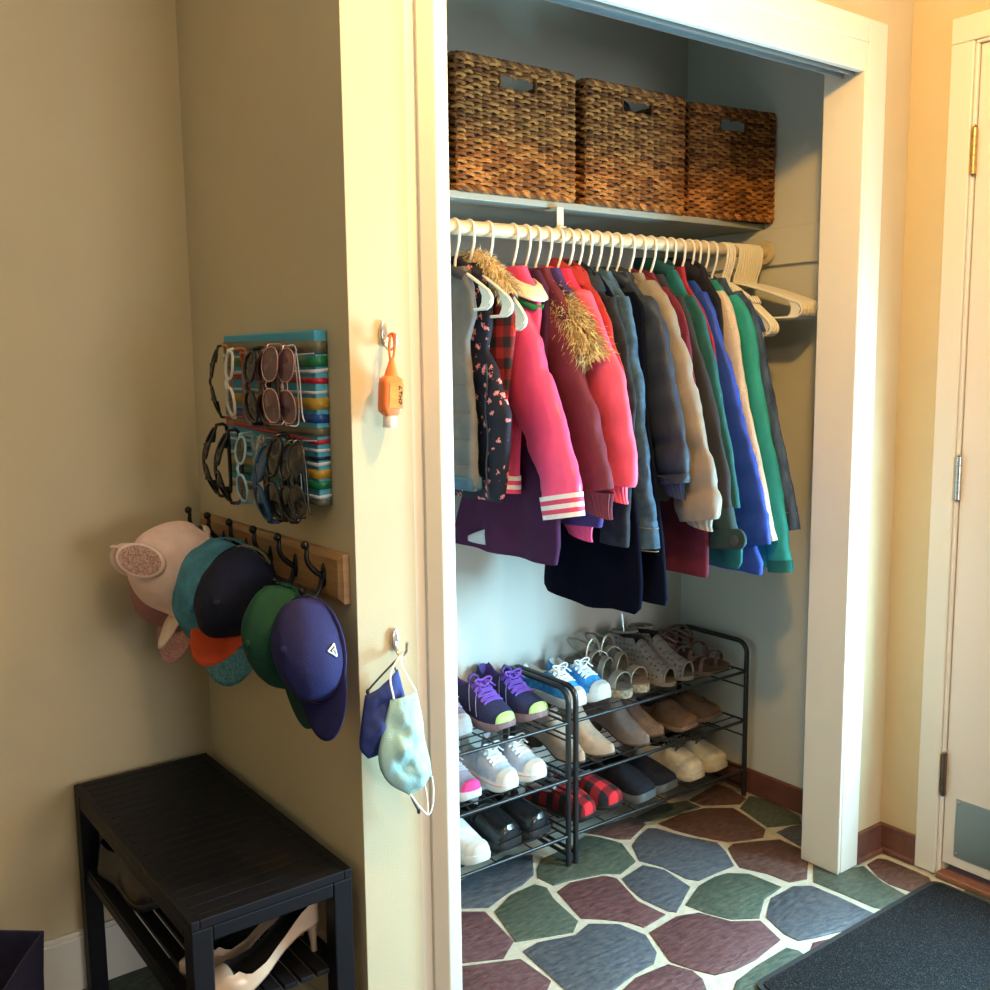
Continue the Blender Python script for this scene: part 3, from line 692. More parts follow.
# 9 brick red jacket ------------------------------------------------------------------
X = -.620
br = cl('brick_red', (.36, .028, .026), rough=.7)
t = garment('red_jacket', 'brick red jacket between pink parka and black denim jacket', 'jacket', X, br, rows(.15, 1.02, -.12, .14, .011, top=1.56), seed=9)
sleeve(t, br, [(-.055, 1.455, .062), (-.105, 1.375, .06), (-.142, 1.253, .058), (-.155, 1.12, .05)], .016, 0, seed=9, top=False)
collar(t, br, 1.535, 1.575, .06, .018, fold=.02)
make_hanger('white hanger holding the brick red jacket', X + .002, .14, .075)
# 10 black denim jacket -----------------------------------------------------------------
X = -.588
t = garment('black_denim_jacket', 'black denim jacket with stitched collar beside the red jacket', 'jacket', X, denim_d, rows(.15, .98, -.14, .14, .011), seed=10)
sleeve(t, denim_d, [(-.085, 1.446, .058), (-.138, 1.252, .06), (-.137, 1.047, .052), (-.135, .889, .049)], .015, 0, seed=10, top=False)
collar(t, denim_d, 1.53, 1.572, .066, .019, fold=.026)
zb = t['_zb']
mb = MB(); mb.tube([(-.020, -.03 - .075 * k / 10, 1.525 - .012 * k - zb) for k in range(11)], .0011, 5); mb.build('stitching', stitch, t)
make_hanger('white hanger holding the black denim jacket', X, .14, .06)
# 11 long black dress coat
X = -.560
nv = cl('black_wool', (.003, .003, .010), spec=.04, bump=.4)
t = garment('long_black_coat', 'very long black coat, lowest hem on the rod, beside the black denim', 'coat', X, nv,
    [(1.545, -.045, .045, .012), (1.50, -.09, .09, .014), (1.42, -.13, .14, .012), (1.2, -.14, .15, .012), (.95, -.19, .15, .014), (.80, -.205, .158, .017), (.735, -.20, .165, .017), (.715, -.18, .15, .012)], amp=.004, freq=40, seed=11, hemw=.006)
zb = t['_zb']
MB().grid(lambda u, v: (.006 * u, -.135 + .012 * u - .006 * v, .712 - .045 * v * (1 - .3 * u) - zb), 2, 4).build('care_tag', M('tag_white', (.7, .75, .78), .6), t, solid=.001)
make_hanger('white hanger holding the long black coat', X + .002, .13, .06)
# 12 mid blue denim jacket
X = -.525
t = garment('blue_denim_jacket', 'faded blue denim jacket with buttoned cuff', 'jacket', X, denim_m, rows(.13, .95, -.13, .13, .012), seed=12)
_, C = sleeve(t, denim_m, [(-.077, 1.462, .042), (-.108, 1.274, .052), (-.131, 1.079, .058), (-.149, .935, .060)], .020, 0, seed=12, top=False)
band(t, denim_m, [Vector((-.149, .942, .060)), Vector((-.154, .905, .0615)), Vector((-.158, .872, .0615))], 0, 1.9, 1.05, .0215, 0)
mb = MB(); zb = t['_zb']
for z_ in (.932, .876): mb.tube([(.0225 * sin(q), -.153 + .066 * cos(q), z_ - zb) for q in [2 * pi * j / 30 for j in range(30)]], .0010, 5, closed=True)
mb.build('stitching', stitch, t)
buttons(t, copper, [(-.192, .902)], .007, -.0165)
collar(t, denim_m, 1.52, 1.56, .06, .02, fold=.022)
make_hanger('white hanger holding the faded blue denim jacket', X, .13, .07)
# 13 second long black coat
X = -.490
t = garment('dress_trousers', 'long dark navy trousers folded low beside the long black coat', 'trousers', X, cl('navy_wool', (.004, .006, .016), spec=.04),
    [(1.50, -.10, .10, .008), (1.46, -.13, .12, .012), (1.2, -.15, .12, .012), (.9, -.205, .10, .013), (.745, -.218, .09, .013), (.735, -.212, .085, .010)], seed=13, amp=.002)
make_hanger('white hanger holding the dark navy trousers', X, .12, .065)
# 14 charcoal puffer
X = -.458
dp = cl('charcoal_puffer', (.024, .034, .055), rough=.5, bump=.35, bscale=45)
t = garment('charcoal_puffer_jacket', 'charcoal padded jacket with navy cuff beside the faded denim', 'jacket', X, dp, rows(.13, .98, -.14, .14, .013), seed=14, puff=.07)
_, C = sleeve(t, dp, [(-.098, 1.462, .04), (-.130, 1.401, .048), (-.166, 1.249, .052), (-.198, 1.128, .053), (-.208, 1.055, .050), (-.211, 1.035, .044)], .024, -.004, puff=.075, seed=14, top=False)
gathered(t, cl('cuff_navy', (.02, .03, .075)), (-.198, 1.050), .045, .046, .022, -.004, 16)
collar(t, dp, 1.525, 1.57, .058, .02, th=.006)
make_hanger('white hanger holding the charcoal padded jacket', X, .14, .075)
# 15 taupe puffer
X = -.413
tp = cl('taupe_puffer', (.215, .185, .15), rough=.5, bump=.3, bscale=40)
t = garment('taupe_puffer_jacket', 'pale taupe quilted puffer jacket with wide padded sleeve', 'jacket', X, tp, rows(.13, .98, -.15, .15, .012), seed=15, puff=.09)
_, C = sleeve(t, tp, [(-.065, 1.505, .036), (-.111, 1.435, .046), (-.158, 1.302, .062), (-.198, 1.15, .068), (-.230, 1.027, .072), (-.246, .972, .068), (-.251, .945, .060)], .027, -.002, puff=.092, seed=15, top=False)
gathered(t, tp, (-.235, .962), .058, .034, .024, -.002, 12)
collar(t, cl('taupe_collar', (.17, .145, .12)), 1.52, 1.56, .06, .02, th=.006)
make_hanger('white hanger holding the taupe puffer jacket', X, .14, .075)
# 16 burgundy sweater
X = -.374
bg = cl('burgundy_knit', (.125, .014, .030), bump=.7, bscale=260)
t = garment('burgundy_cardigan', 'burgundy knit cardigan with straight hem below the taupe sleeve', 'cardigan', X, bg,
    [(1.555, -.045, .045, .014), (1.515, -.075, .075, .016), (1.465, -.135, .13, .013), (1.40, -.165, .15, .012), (1.3, -.18, .16, .012), (1.1, -.20, .16, .013), (.94, -.245, .16, .014), (.81, -.248, .15, .014), (.795, -.245, .148, .010)], seed=16, amp=.0025)
sleeve(t, bg, [(-.075, 1.49, .035), (-.122, 1.42, .04), (-.150, 1.296, .042), (-.178, 1.122, .042), (-.19, 1.0, .036)], .013, 0, seed=16, top=False)
collar(t, bg, 1.53, 1.565, .055, .017)
make_hanger('white hanger holding the burgundy cardigan', X, .15, .08)
# 17 charcoal coat with buttoned strap
X = -.336
ch = cl('charcoal_wool', (.024, .023, .026)); chg = cl('charcoal_green', (.020, .040, .042))
t = garment('charcoal_coat', 'charcoal coat with a large buttoned cuff strap', 'coat', X, ch, rows(.145, .98, -.17, .15, .012), seed=17)
_, C = sleeve(t, ch, [(-.085, 1.47, .036), (-.123, 1.371, .042), (-.180, 1.22, .044), (-.222, 1.073, .044), (-.247, .96, .041), (-.255, .91, .040)], .017, 0, seed=17, top=False)
band(t, chg, [Vector((-.243, .965, .042)), Vector((-.250, .93, .044)), Vector((-.257, .885, .046))], 0, 1.9, 1.05, .019, 0)
zb = t['_zb']
tab = []
for k in range(13):
    a = pi / 2 + pi * k / 12; tab.append((-.318 + .026 * cos(a + pi / 1), 0))
st = MB(); P = [(-.235, .868), (-.235, .91)] + [(-.327 + .026 * cos(a), .902 + .026 * sin(a)) for a in [radians(75 + 190 * k / 12) for k in range(13)]]
st.loft([[(dx, y, z - zb) for y, z in P] for dx in (-.031, -.022)]); st.build('cuff_strap', chg, t, bevel=.002, smooth=False)
buttons(t, drk, [(-.322, .898)], .0135, -.0325)
make_hanger('white hanger holding the charcoal coat', X, .15, .08)
# 18 teal jacket
X = -.295
tl = cl('teal_cloth', (.010, .115, .125), rough=.7); tld = cl('teal_dark', (.008, .055, .06))
t = garment('teal_jacket', 'deep teal jacket with high collar behind the burgundy cardigan', 'jacket', X, tl,
    [(1.565, -.05, .06, .016), (1.535, -.07, .08, .018), (1.47, -.11, .12, .015), (1.39, -.14, .14, .013), (1.2, -.20, .15, .013), (1.0, -.235, .15, .014), (.88, -.285, .14, .015), (.825, -.285, .13, .015), (.812, -.275, .12, .010)], seed=18, amp=.003)
sleeve(t, cl('teal_sleeve', (.014, .085, .09)), [(-.09, 1.475, .03), (-.130, 1.396, .034), (-.175, 1.244, .034), (-.216, 1.095, .034), (-.243, .96, .032)], .014, 0, seed=18, top=False)  # sleeve cloth a duller teal than the body
collar(t, tld, 1.545, 1.607, .075, .018, th=.006, yc=.03)
make_hanger('white hanger holding the deep teal jacket', X, .15, .08)
# 19 red shirt sliver
X = -.262
rd = cl('red_flannel', (.26, .016, .024))
t = garment('red_shirt', 'slim red flannel shirt squeezed between teal and royal blue jackets', 'shirt', X, rd,
    [(1.575, -.05, .05, .012), (1.53, -.06, .06, .013), (1.46, -.12, .12, .010), (1.38, -.155, .14, .009), (1.2, -.19, .14, .009), (1.0, -.20, .14, .009)], seed=19, amp=.001)
make_hanger('white hanger holding the slim red shirt', X, .15, .085)
# 20 royal blue puffer
X = -.226
rb = cl('royal_blue', (.016, .050, .30), rough=.5, bump=.3, bscale=40)
t = garment('blue_puffer_jacket', 'royal blue quilted puffer jacket right of the teal jacket', 'jacket', X, rb,
    [(1.54, -.05, .06, .014), (1.515, -.075, .08, .017), (1.46, -.115, .12, .014), (1.36, -.14, .14, .013), (1.1, -.20, .15, .014), (.90, -.255, .14, .017), (.82, -.30, .12, .018), (.79, -.295, .10, .012)], seed=20, puff=.085)
t['label'] = 'royal blue quilted puffer jacket beside the cream knit cardigan'
sleeve(t, rb, [(-.07, 1.485, .036), (-.104, 1.397, .044), (-.155, 1.248, .048), (-.206, 1.089, .052), (-.252, .945, .054), (-.272, .862, .052)], .017, -.002, puff=.085, seed=20, top=False)
make_hanger('white hanger holding the royal blue puffer jacket', X, .16, .085)
# 21 black fleece
X = -.194
bk = cl('black_fleece', (.010, .011, .018), bump=.6, bscale=160)
t = garment('black_fleece_jacket', 'black fleece jacket with tall stand collar', 'jacket', X, bk,
    [(1.575, -.06, .08, .016), (1.55, -.07, .09, .017), (1.49, -.115, .12, .015), (1.43, -.125, .13, .013), (1.2, -.13, .13, .011), (1.0, -.14, .13, .011)], seed=21)
collar(t, bk, 1.54, 1.612, .068, .017, th=.010, yc=.012)
make_hanger('white hanger whose tip shows at the black fleece shoulder', X + .003, .128, .07)
# 22 cream knit
X = -.165
cr = cl('cream_knit', (.60, .50, .38), bump=.8, bscale=220)
t = garment('cream_cardigan', 'cream knit cardigan with one long narrow sleeve', 'cardigan', X, cr, rows(.13, 1.0, -.13, .13, .009), seed=22)
sleeve(t, cr, [(-.085, 1.495, .024), (-.119, 1.429, .028), (-.151, 1.24, .034), (-.199, 1.085, .032), (-.249, .928, .024), (-.272, .865, .020)], .015, -.002, seed=22, top=False)
make_hanger('white hanger holding the cream knit cardigan', X, .12, .07)
# 23 teal green jacket
X = -.134
tg = cl('sea_green', (.020, .27, .24), rough=.65)
t = garment('sea_green_jacket', 'sea green jacket with long sleeve between cream and denim', 'jacket', X, tg,
    [(1.545, -.045, .05, .012), (1.51, -.08, .08, .014), (1.45, -.13, .12, .011), (1.2, -.16, .13, .010), (1.0, -.20, .12, .012), (.85, -.24, .10, .012), (.79, -.25, .08, .011)], seed=23)
_, C = sleeve(t, tg, [(-.10, 1.48, .028), (-.145, 1.419, .03), (-.182, 1.24, .031), (-.228, 1.058, .034), (-.262, .898, .036), (-.279, .81, .037)], .017, 0, seed=23, top=False)
band(t, cl('sea_green_cuff', (.012, .12, .10)), [Vector((-.2785, .815, .037)), Vector((-.281, .798, .038)), Vector((-.283, .782, .037))], 0, 1.9, 1.03, .0175, 0)
make_hanger('white hanger holding the sea green jacket', X, .14, .08)
# 24 dark denim jacket
X = -.099
t = garment('dark_denim_jacket', 'dark indigo denim jacket, last garment before the empty hangers', 'jacket', X, denim_n, rows(.14, 1.0, -.14, .13, .010), seed=24)
_, C = sleeve(t, denim_n, [(-.09, 1.495, .026), (-.133, 1.433, .028), (-.185, 1.236, .032), (-.230, 1.077, .032), (-.266, .945, .031)], .017, 0, seed=24, top=False)
band(t, denim_n, [Vector((-.264, .948, .032)), Vector((-.271, .915, .033)), Vector((-.278, .885, .032))], 0, 1.9, 1.06, .018, 0)
zb = t['_zb']; mb = MB(); mb.tube([(.0195 * sin(q), -.266 + .035 * cos(q), .938 - zb) for q in [2 * pi * j / 24 for j in range(24)]], .001, 5, closed=True); mb.build('stitching', stitch, t)
collar(t, denim_n, 1.525, 1.555, .055, .016, fold=.016)
make_hanger('white hanger holding the dark indigo denim jacket', X, .145, .085)
# 25 white and blue shirt
X = -.068
t = garment('white_blue_shirt', 'white shirt with blue shoulder behind the dark denim jacket', 'shirt', X, cl('shirt_white', (.70, .68, .60)), 
    [(1.53, -.05, .05, .010), (1.49, -.09, .09, .010), (1.44, -.145, .13, .009), (1.36, -.165, .13, .009), (1.2, -.17, .13, .010), (1.05, -.16, .12, .008)], seed=25, amp=.001)
zb = t['_zb']
MB().loft([[(.0125 * sin(q), yo + hy * cos(q), z - zb) for q in [2 * pi * j / 30 for j in range(30)]] for z, yo, hy in ((1.486, -.005, .098), (1.44, -.008, .142), (1.405, -.014, .152))]).build('yoke', cl('shirt_blue', (.02, .06, .25)), t)
# empty hangers
for k in range(4):
    make_hanger('white notched empty hanger between the last garment and the bunched stack', -.056 + k * .0098, .165, .115, group='empty notched hangers', notch=True)
b0 = make_hanger('white plastic empty hanger in the bunched stack at the rod end', -.005, .225, .068, group='empty hangers bunched at the rod end')
for k in range(1, 11): dup(b0, (-.005 + k * .0095, RY, RZ + .0), 0)

# ------------------------------------------------------------------ shoe racks
TI = (.083, .240, .395); FY, BY = .470, .742
def rack(x0, x1, label):
    t = thing('shoe_rack', label, 'rack', ((x0 + x1) / 2, (FY + BY) / 2, 0), group='wire shoe racks in the closet')
    cx, cyy = (x0 + x1) / 2, (FY + BY) / 2; hx = (x1 - x0) / 2; hy = (BY - FY) / 2
    for sg in (-1, 1):
        x = sg * hx; r = .035
        P = [(x, -hy, .001), (x, -hy, .25), (x, -hy, .485 - r)] + [(x, -hy + r - r * cos(a), .485 - r + r * sin(a)) for a in [radians(15 * k) for k in range(1, 7)]]
        P += [(x, hy - r + r * sin(a), .485 - r + r * cos(a)) for a in [radians(15 * k) for k in range(0, 7)]] + [(x, hy, .25), (x, hy, .001)]
        mb = MB().tube(P, .0075, 10)
        for z in TI: mb.tube([(x, -hy, z - .050), (x, hy, z - .050)], .003, 6); mb.tube([(x, -hy, z), (x, hy, z)], .0035, 6)
        mb.tube([(x, -hy, .028), (x, hy, .028)], .004, 6)
        mb.build('end_frame', black_metal, t)
    for z in TI:
        mb = MB()
        mb.tube([(-hx, -hy, z), (hx, -hy, z)], .0048, 8); mb.tube([(-hx, hy, z), (hx, hy, z)], .0048, 8)
        for k in range(1, 7): y = lerp(-hy, hy, k / 7); mb.tube([(-hx, y, z + .002), (hx, y, z + .002)], .0021, 6)
        for k in range(1, 6): x = lerp(-hx, hx, k / 6); mb.tube([(x, -hy, z - .0022), (x, hy, z - .0022)], .0023, 6)
        mb.build('wire_shelf', black_metal, t)
    return t
rack(-.577, .112, 'black three tier wire shoe rack in the back corner of the closet')
rack(-1.30, -.603, 'black three tier wire shoe rack partly hidden by the door casing')

# ------------------------------------------------------------------ shoes (local: toe at -y, heel at +y, sole on z = 0)
WT = {'round': [(0, .06), (.012, .36), (.04, .60), (.10, .83), (.18, .95), (.28, 1), (.42, .92), (.58, .77), (.75, .75), (.88, .76), (.95, .62), (.985, .40), (1, .10)],
      'point': [(0, .05), (.012, .20), (.04, .34), (.10, .56), (.18, .77), (.30, .98), (.42, .90), (.58, .68), (.75, .62), (.88, .66), (.95, .55), (.985, .36), (1, .10)],
      'square': [(0, .40), (.012, .62), (.04, .78), (.10, .90), (.18, .97), (.28, 1), (.42, .92), (.58, .78), (.75, .76), (.88, .76), (.95, .62), (.985, .40), (1, .10)]}
def stations(): return [0, .006, .015, .03, .05, .075, .1, .13, .16, .2, .24, .28, .32, .36, .40, .44, .48, .52, .56, .6, .65, .7, .75, .8, .85, .89, .92, .945, .963, .975, .988, 1]
class Shoe:
    def __init__(s, label, name, cat, L, w, toe, side, group):
        s.L, s.w, s.toe, s.side = L, w, toe, side
        s.t = thing(name, label, cat, (0, 0, 0), 0, group)
    def W(s, t): return s.w / 2 * interp(WT[s.toe], t)[0]
    def c(s, t): return s.side * s.w * .10 * (sin(pi * min(1, t * 1.1)) - .55)
    def sole(s, mat, bot, top, grow=1.04, name='sole', t0=0, t1=1):
        """bot/top: tables (t, z)"""
        mb = MB(); rings = []
        for t in stations():
            if t < t0 or t > t1: continue
            w = s.W(t) * grow; c = s.c(t); zb = interp(bot, t)[0]; zt = interp(top, t)[0]; y = (t - .5) * s.L * (1 + (grow - 1) * .6)
            h = zt - zb; b = min(.004, h * .3)
            rings.append([(c - w + b * .6, y, zb), (c - w, y, zb + b), (c - w, y, zt - b), (c - w + b * .6, y, zt), (c - w * .3, y, zt), (c + w * .3, y, zt), (c + w - b * .6, y, zt), (c + w, y, zt - b), (c + w, y, zb + b), (c + w - b * .6, y, zb), (c + w * .3, y, zb), (c - w * .3, y, zb)])
        mb.loft(rings); return mb.build(name, mat, s.t, angle=35)
    def top(s, t): return interp(s.H, t)[0]
    def upper(s, mats, base, H, t_open=None, kt=((0, .5), (1, .6)), t_end=.955, sq=.75, name='upper', t0=0, t1=1):
        s.H, s.base = H, base; mb = MB(); no, ni = 7, 8; prev = None; o0 = 0
        rows_ = []; opn = []
        for t in stations():
            if t < t0 or t > t1: continue
            w = s.W(t); c = s.c(t); z0 = interp(base, t)[0]; h = interp(H, t)[0]; y = (t - .5) * s.L; n = 2 * no + ni; row = []
            is_o = t_open is not None and t >= t_open and t <= t_end
            if not is_o:
                for j in range(n):
                    a = pi * (1 - j / (n - 1)); sx = cos(a); sx = abs(sx) ** sq * (1 if sx > 0 else -1); sz = sin(a) ** sq
                    row.append((c + w * sx, y, z0 + h * sz))
            else:
                k = interp(list(kt), t)[0]; wt = w * k
                def wall(u): return lerp(w, wt, u ** 1.6), z0 + h * (u ** .95)
                for j in range(no): q = wall(j / (no - 1)); row.append((c - q[0], y, q[1]))
                d = min(.75 * h, h - .012); wi = wt * .86
                inn = [(-wi, h - .004), (-wi * .98, h - d * .45), (-wi * .95, h - d * .9), (-wi * .45, h - d), (wi * .45, h - d), (wi * .95, h - d * .9), (wi * .98, h - d * .45), (wi, h - .004)]
                for x, z in inn: row.append((c + x, y, z0 + z))
                for j in reversed(range(no)): q = wall(j / (no - 1)); row.append((c + q[0], y, q[1]))
            rows_.append(row); opn.append(is_o)
        n = len(rows_[0]); mb.v = [p for r in rows_ for p in r]
        mb.f += [tuple(reversed(range(n)))] if t0 == 0 else []; mb.m += [0] if t0 == 0 else []
        for i in range(len(rows_) - 1):
            for j in range(n - 1):
                mb.f.append((i * n + j, i * n + j + 1, (i + 1) * n + j + 1, (i + 1) * n + j))
                mb.m.append(1 if (opn[i] or opn[i + 1]) and no - 1 < j + .5 < no + ni and len(mats) > 1 else 0)
        return mb.build(name, mats, s.t, angle=60)
    def cap(s, mat, t1, k=1.03, name='toe_cap', z0=0, sq=.75, f=1.0):
        mb = MB(); rings = []
        for i in range(11):
            t = t1 * (i / 10) ** 1.5; w = s.W(t) * k + .0006; c = s.c(t); b = interp(s.base, t)[0]; h = s.top(t) * k * f + .0008; y = (t - .5) * s.L - .0015 * (1 - i / 10)
            rings.append([(c + w * (abs(cos(a)) ** sq) * (1 if cos(a) > 0 else -1), y, b + h * sin(a) ** sq) for a in [pi * j / 18 for j in range(19)]])
        mb.loft(rings, False, False, closed=False); mb.f.append(tuple(reversed(range(19)))); mb.m.append(0); return mb.build(name, mat, s.t)
    def laces(s, mat, t0, t1, n=5, half=.36, r=.0021, bow=True):
        mb = MB()
        def pt(t, u):  # u in -1..1 across the vamp
            w = s.W(t); a = pi / 2 * (1 - u * half); return (s.c(t) + w * (abs(cos(a)) ** .75) * (1 if u > 0 else -1), (t - .5) * s.L, interp(s.base, t)[0] + s.top(t) * sin(a) ** .75 + .0025)
        for i in range(n):
            t = lerp(t0, t1, i / (n - 1)); tn = lerp(t0, t1, min(n - 1, i + .8) / (n - 1))
            mb.tube([pt(t, u) for u in (-1, -.6, -.2, .2, .6, 1)], r, 6)
            if i < n - 1:
                for sg in (-1, 1): mb.tube([pt(lerp(t, tn, q), sg * lerp(1, -1, q)) for q in (0, .25, .5, .75, 1)], r, 6)
        if bow:
            b = Vector(pt(t1, 0)); 
            for sg in (-1, 1):
                mb.tube([b + Vector((sg * .028 * sin(q) * (1), -.010 + .012 * (1 - cos(q)) * .5 * -1, .006 + .010 * sin(q) - .014 * (1 - cos(q)) * .5)) for q in [pi * k / 8 for k in range(9)]], r, 6)
                mb.tube([b, b + Vector((sg * .014, -.018, .004)), b + Vector((sg * .026, -.034, -.010))], r, 6)
        return mb.build('laces', mat, s.t)
    def strap(s, mat, t, dt, H, r=.0022, name='strap', tilt=0, k=1.0, arc=(0, 1)):
        """flat strap arching over the footbed at station t"""
        mb = MB(); rings = []
        for i in range(19):
            a = pi * lerp(arc[0], arc[1], i / 18); tt = t + tilt * cos(a); w = s.W(max(.02, tt)) * k + .001; c = s.c(tt)
            p = Vector((c + w * cos(a), (tt - .5) * s.L, interp(s.base, tt)[0] + H * sin(a) ** .8)); n = Vector((cos(a), 0, sin(a)))
            d = Vector((0, dt * s.L / 2, 0))
            rings.append([p - d - n * r, p - d + n * r, p + d + n * r, p + d - n * r])
        mb.loft(rings); return mb.build(name, mat, s.t, bevel=.001)
    def put(s, x, ytoe, z, rz=0):
        c, q = cos(rz), sin(rz); hl = s.L / 2
        s.t.location = (x - hl * q * 1.0, ytoe + hl * c, z); s.t.rotation_euler = (0, 0, rz); return s.t
F0 = [(0, .012), (.06, .004), (.14, 0), (1, 0)]
def flat(th): return [(0, .012 + th), (.06, .004 + th), (.14, th), (1, th)]
def lift(tab, d): return [(t, z + d) for t, z in tab]
rub_w = M('rubber_white', (.62, .61, .57), .5); rub_k = M('rubber_black', (.014, .014, .015), .5)
fab = lambda n, c, **k: M(n, c, **{**dict(rough=.8, var=.12, vscale=50, bump=.3, bscale=500, spec=.3), **k})
pairs = lambda g: g
T3, T2, T1 = TI[2] + .0052, TI[1] + .0052, TI[0] + .0052
# purple running shoes
for x, y, rz, sd, lb in ((-.768, .506, .10, 1, 'purple and navy running shoe with lime toe, nearer the door casing'), (-.662, .510, .06, -1, 'purple and navy running shoe with lime toe, nearer the blue sneakers')):
    s = Shoe(lb, 'running_shoe', 'shoe', .255, .096, 'round', sd, 'purple running shoes')
    s.sole(fab('foam_mauve', (.20, .13, .15)), [(0, .016), (.08, .004), (.16, 0), (1, 0)], [(0, .030), (.08, .024), (.3, .022), (.7, .03), (1, .036)], 1.07)
    s.upper([fab('mesh_navy', (.020, .024, .075), bump=.6, bscale=300), fab('lining_purple', (.09, .05, .22))], [(0, .028), (.08, .022), (.3, .020), (.7, .028), (1, .034)], [(0, .012), (.05, .024), (.15, .036), (.3, .052), (.42, .072), (.5, .082), (.56, .074), (.7, .052), (.85, .054), (.95, .072), (1, .06)], .50, ((.5, .40), (.6, .62), (1, .66)))
    s.cap(fab('toe_lime', (.42, .62, .22), rough=.5), .055, 1.05, 'toe_bumper')
    s.laces(fab('lace_purple', (.16, .07, .42)), .25, .47, 5, .40, .0028)
    for sg in (-1, 1):
        mb = MB()
        for tt, hh in ((.30, .2), (.42, .35), (.62, .1)):
            mb.tube([(s.c(t) + sg * (s.W(t) * cos(a) ** .75 + .0006), (t - .5) * s.L, interp(s.base, t)[0] + s.top(t) * sin(a) ** .75 + .0005) for t, a in [(tt + .10 * q * (1 if q < .5 else 1), .12 + 1.0 * q) for q in [k / 8 for k in range(9)]]], .0011, 5)
        mb.build('piping', fab('pipe_lilac', (.35, .30, .55)), s.t)
    mb = MB(); p0 = ((.50 - .5) * s.L, .02 + .085)
    mb.tube([(-.016, p0[0] + .004, p0[1] - .012), (-.014, p0[0] + .012, p0[1] + .006), (.0, p0[0] + .016, p0[1] + .014), (.014, p0[0] + .012, p0[1] + .006), (.016, p0[0] + .004, p0[1] - .012)], .005, 8)
    mb.build('tongue', fab('lining_purple', (.09, .05, .22)), s.t); s.put(x, y, T3, rz)
# light blue canvas sneakers
def canvas(lb, x, y, z, rz, sd, up, sole, lace, nm='canvas_sneaker', L=.225, grp='', lining=None, stripe=None, w=.084, toe_=None):
    s = Shoe(lb, nm, 'shoe', L, w, 'round', sd, grp)
    s.sole(sole, F0, [(0, .030), (.1, .026), (1, .026)], 1.06)
    s.upper([up, lining or fab('lining_white', (.62, .62, .60))], flat(.012), [(0, .022), (.04, .032), (.14, .042), (.3, .058), (.42, .074), (.5, .080), (.58, .063), (.75, .052), (.9, .060), (.97, .068), (1, .058)], .50, ((.5, .42), (.6, .66), (1, .70)))
    (s.cap(sole, .12, 1.05, 'toe_cap') if toe_ is None else s.cap(toe_, .07, 1.05, 'toe_bumper')); lace and s.laces(lace, .24, .46, 5, .36, .0024)
    if stripe:
        mb = MB()
        for sg in (-1, 1): mb.tube([(s.c(t) + sg * s.W(t) * 1.068, (t - .5) * s.L * 1.03, .019) for t in [.02 + .95 * k / 24 for k in range(25)]], .0013, 5)
        mb.build('sole_stripe', stripe, s.t)
    s.put(x, y, z, rz); return s
blu = fab('canvas_blue', (.045, .30, .66), var=.3, vscale=70)
lw = fab('lace_white', (.80, .80, .78))
canvas('bright blue canvas sneaker with white toe, beside the rack end bar', -.508, .520, T3, .10, 1, blu, rub_w, lw, grp='blue canvas sneakers')
canvas('bright blue canvas sneaker with white toe, beside the bronze sandals', -.424, .520, T3, .06, -1, blu, rub_w, lw, grp='blue canvas sneakers')
pale = fab('canvas_ice', (.44, .50, .60), var=.15)
pstr = fab('pink_stripe', (.65, .28, .25))
canvas('ice white lace-up sneaker on the middle tier, nearer the casing', -.768, .492, T2, .10, 1, pale, rub_w, lw, grp='ice white sneakers', stripe=pstr)
canvas('ice white lace-up sneaker on the middle tier, nearer the tan boot', -.677, .496, T2, .08, -1, pale, rub_w, lw, grp='ice white sneakers', stripe=pstr)
gry = fab('knit_grey', (.25, .25, .32))
canvas('grey knit sneaker with bright pink toe on the middle tier', -.884, .506, T2, .05, -1, gry, fab('rubber_pale', (.6, .6, .62)), fab('lace_grey', (.4, .4, .45)), grp='', nm='knit_sneaker', toe_=fab('toe_pink', (.72, .06, .28), rough=.5))
canvas('plain white slip shoe on the bottom tier beside the black clog', -.880, .476, T1, .04, -1, fab('leather_white', (.66, .66, .66), rough=.5), rub_w, None, nm='white_sneaker', L=.24)
# black clogs
gl = M('clog_black', (.010, .011, .013), .22, bump=.15, bscale=60)
for x, y, rz, sd, lb in ((-.768, .494, .12, 1, 'shiny black rubber clog beside the white slip shoe'), (-.676, .496, .10, -1, 'shiny black rubber clog beside the rack end frame')):
    s = Shoe(lb, 'rubber_clog', 'clog', .235, .096, 'square', sd, 'black rubber clogs')
    s.sole(rub_k, F0, flat(.02), 1.06)
    s.upper([gl, rub_k], flat(.018), [(0, .026), (.03, .042), (.12, .052), (.3, .062), (.45, .070), (.52, .064), (.6, .042), (.8, .040), (.95, .046), (1, .04)], .53, ((.53, .5), (.62, .72), (1, .76)))
    mb = MB()
    for k in range(15):
        a = pi * k / 14; 
        for z in (.022, .034): mb.ball((s.c(.03) + s.W(.06) * 1.0 * cos(a), (-.5) * s.L + .010 - .006 * sin(a), z), .0034, 6)
    mb.build('toe_ridge', gl, s.t)
    for sg in (-1, 1):
        mb = MB(); mb.tube([(s.c(t) + sg * s.W(t) * 1.0, (t - .5) * s.L, .02 + h) for t, h in ((.50, .03), (.54, .058), (.62, .066), (.72, .062))], .004, 6)
        mb.build('heel_strap', gl, s.t)
    s.put(x, y, T1, rz)
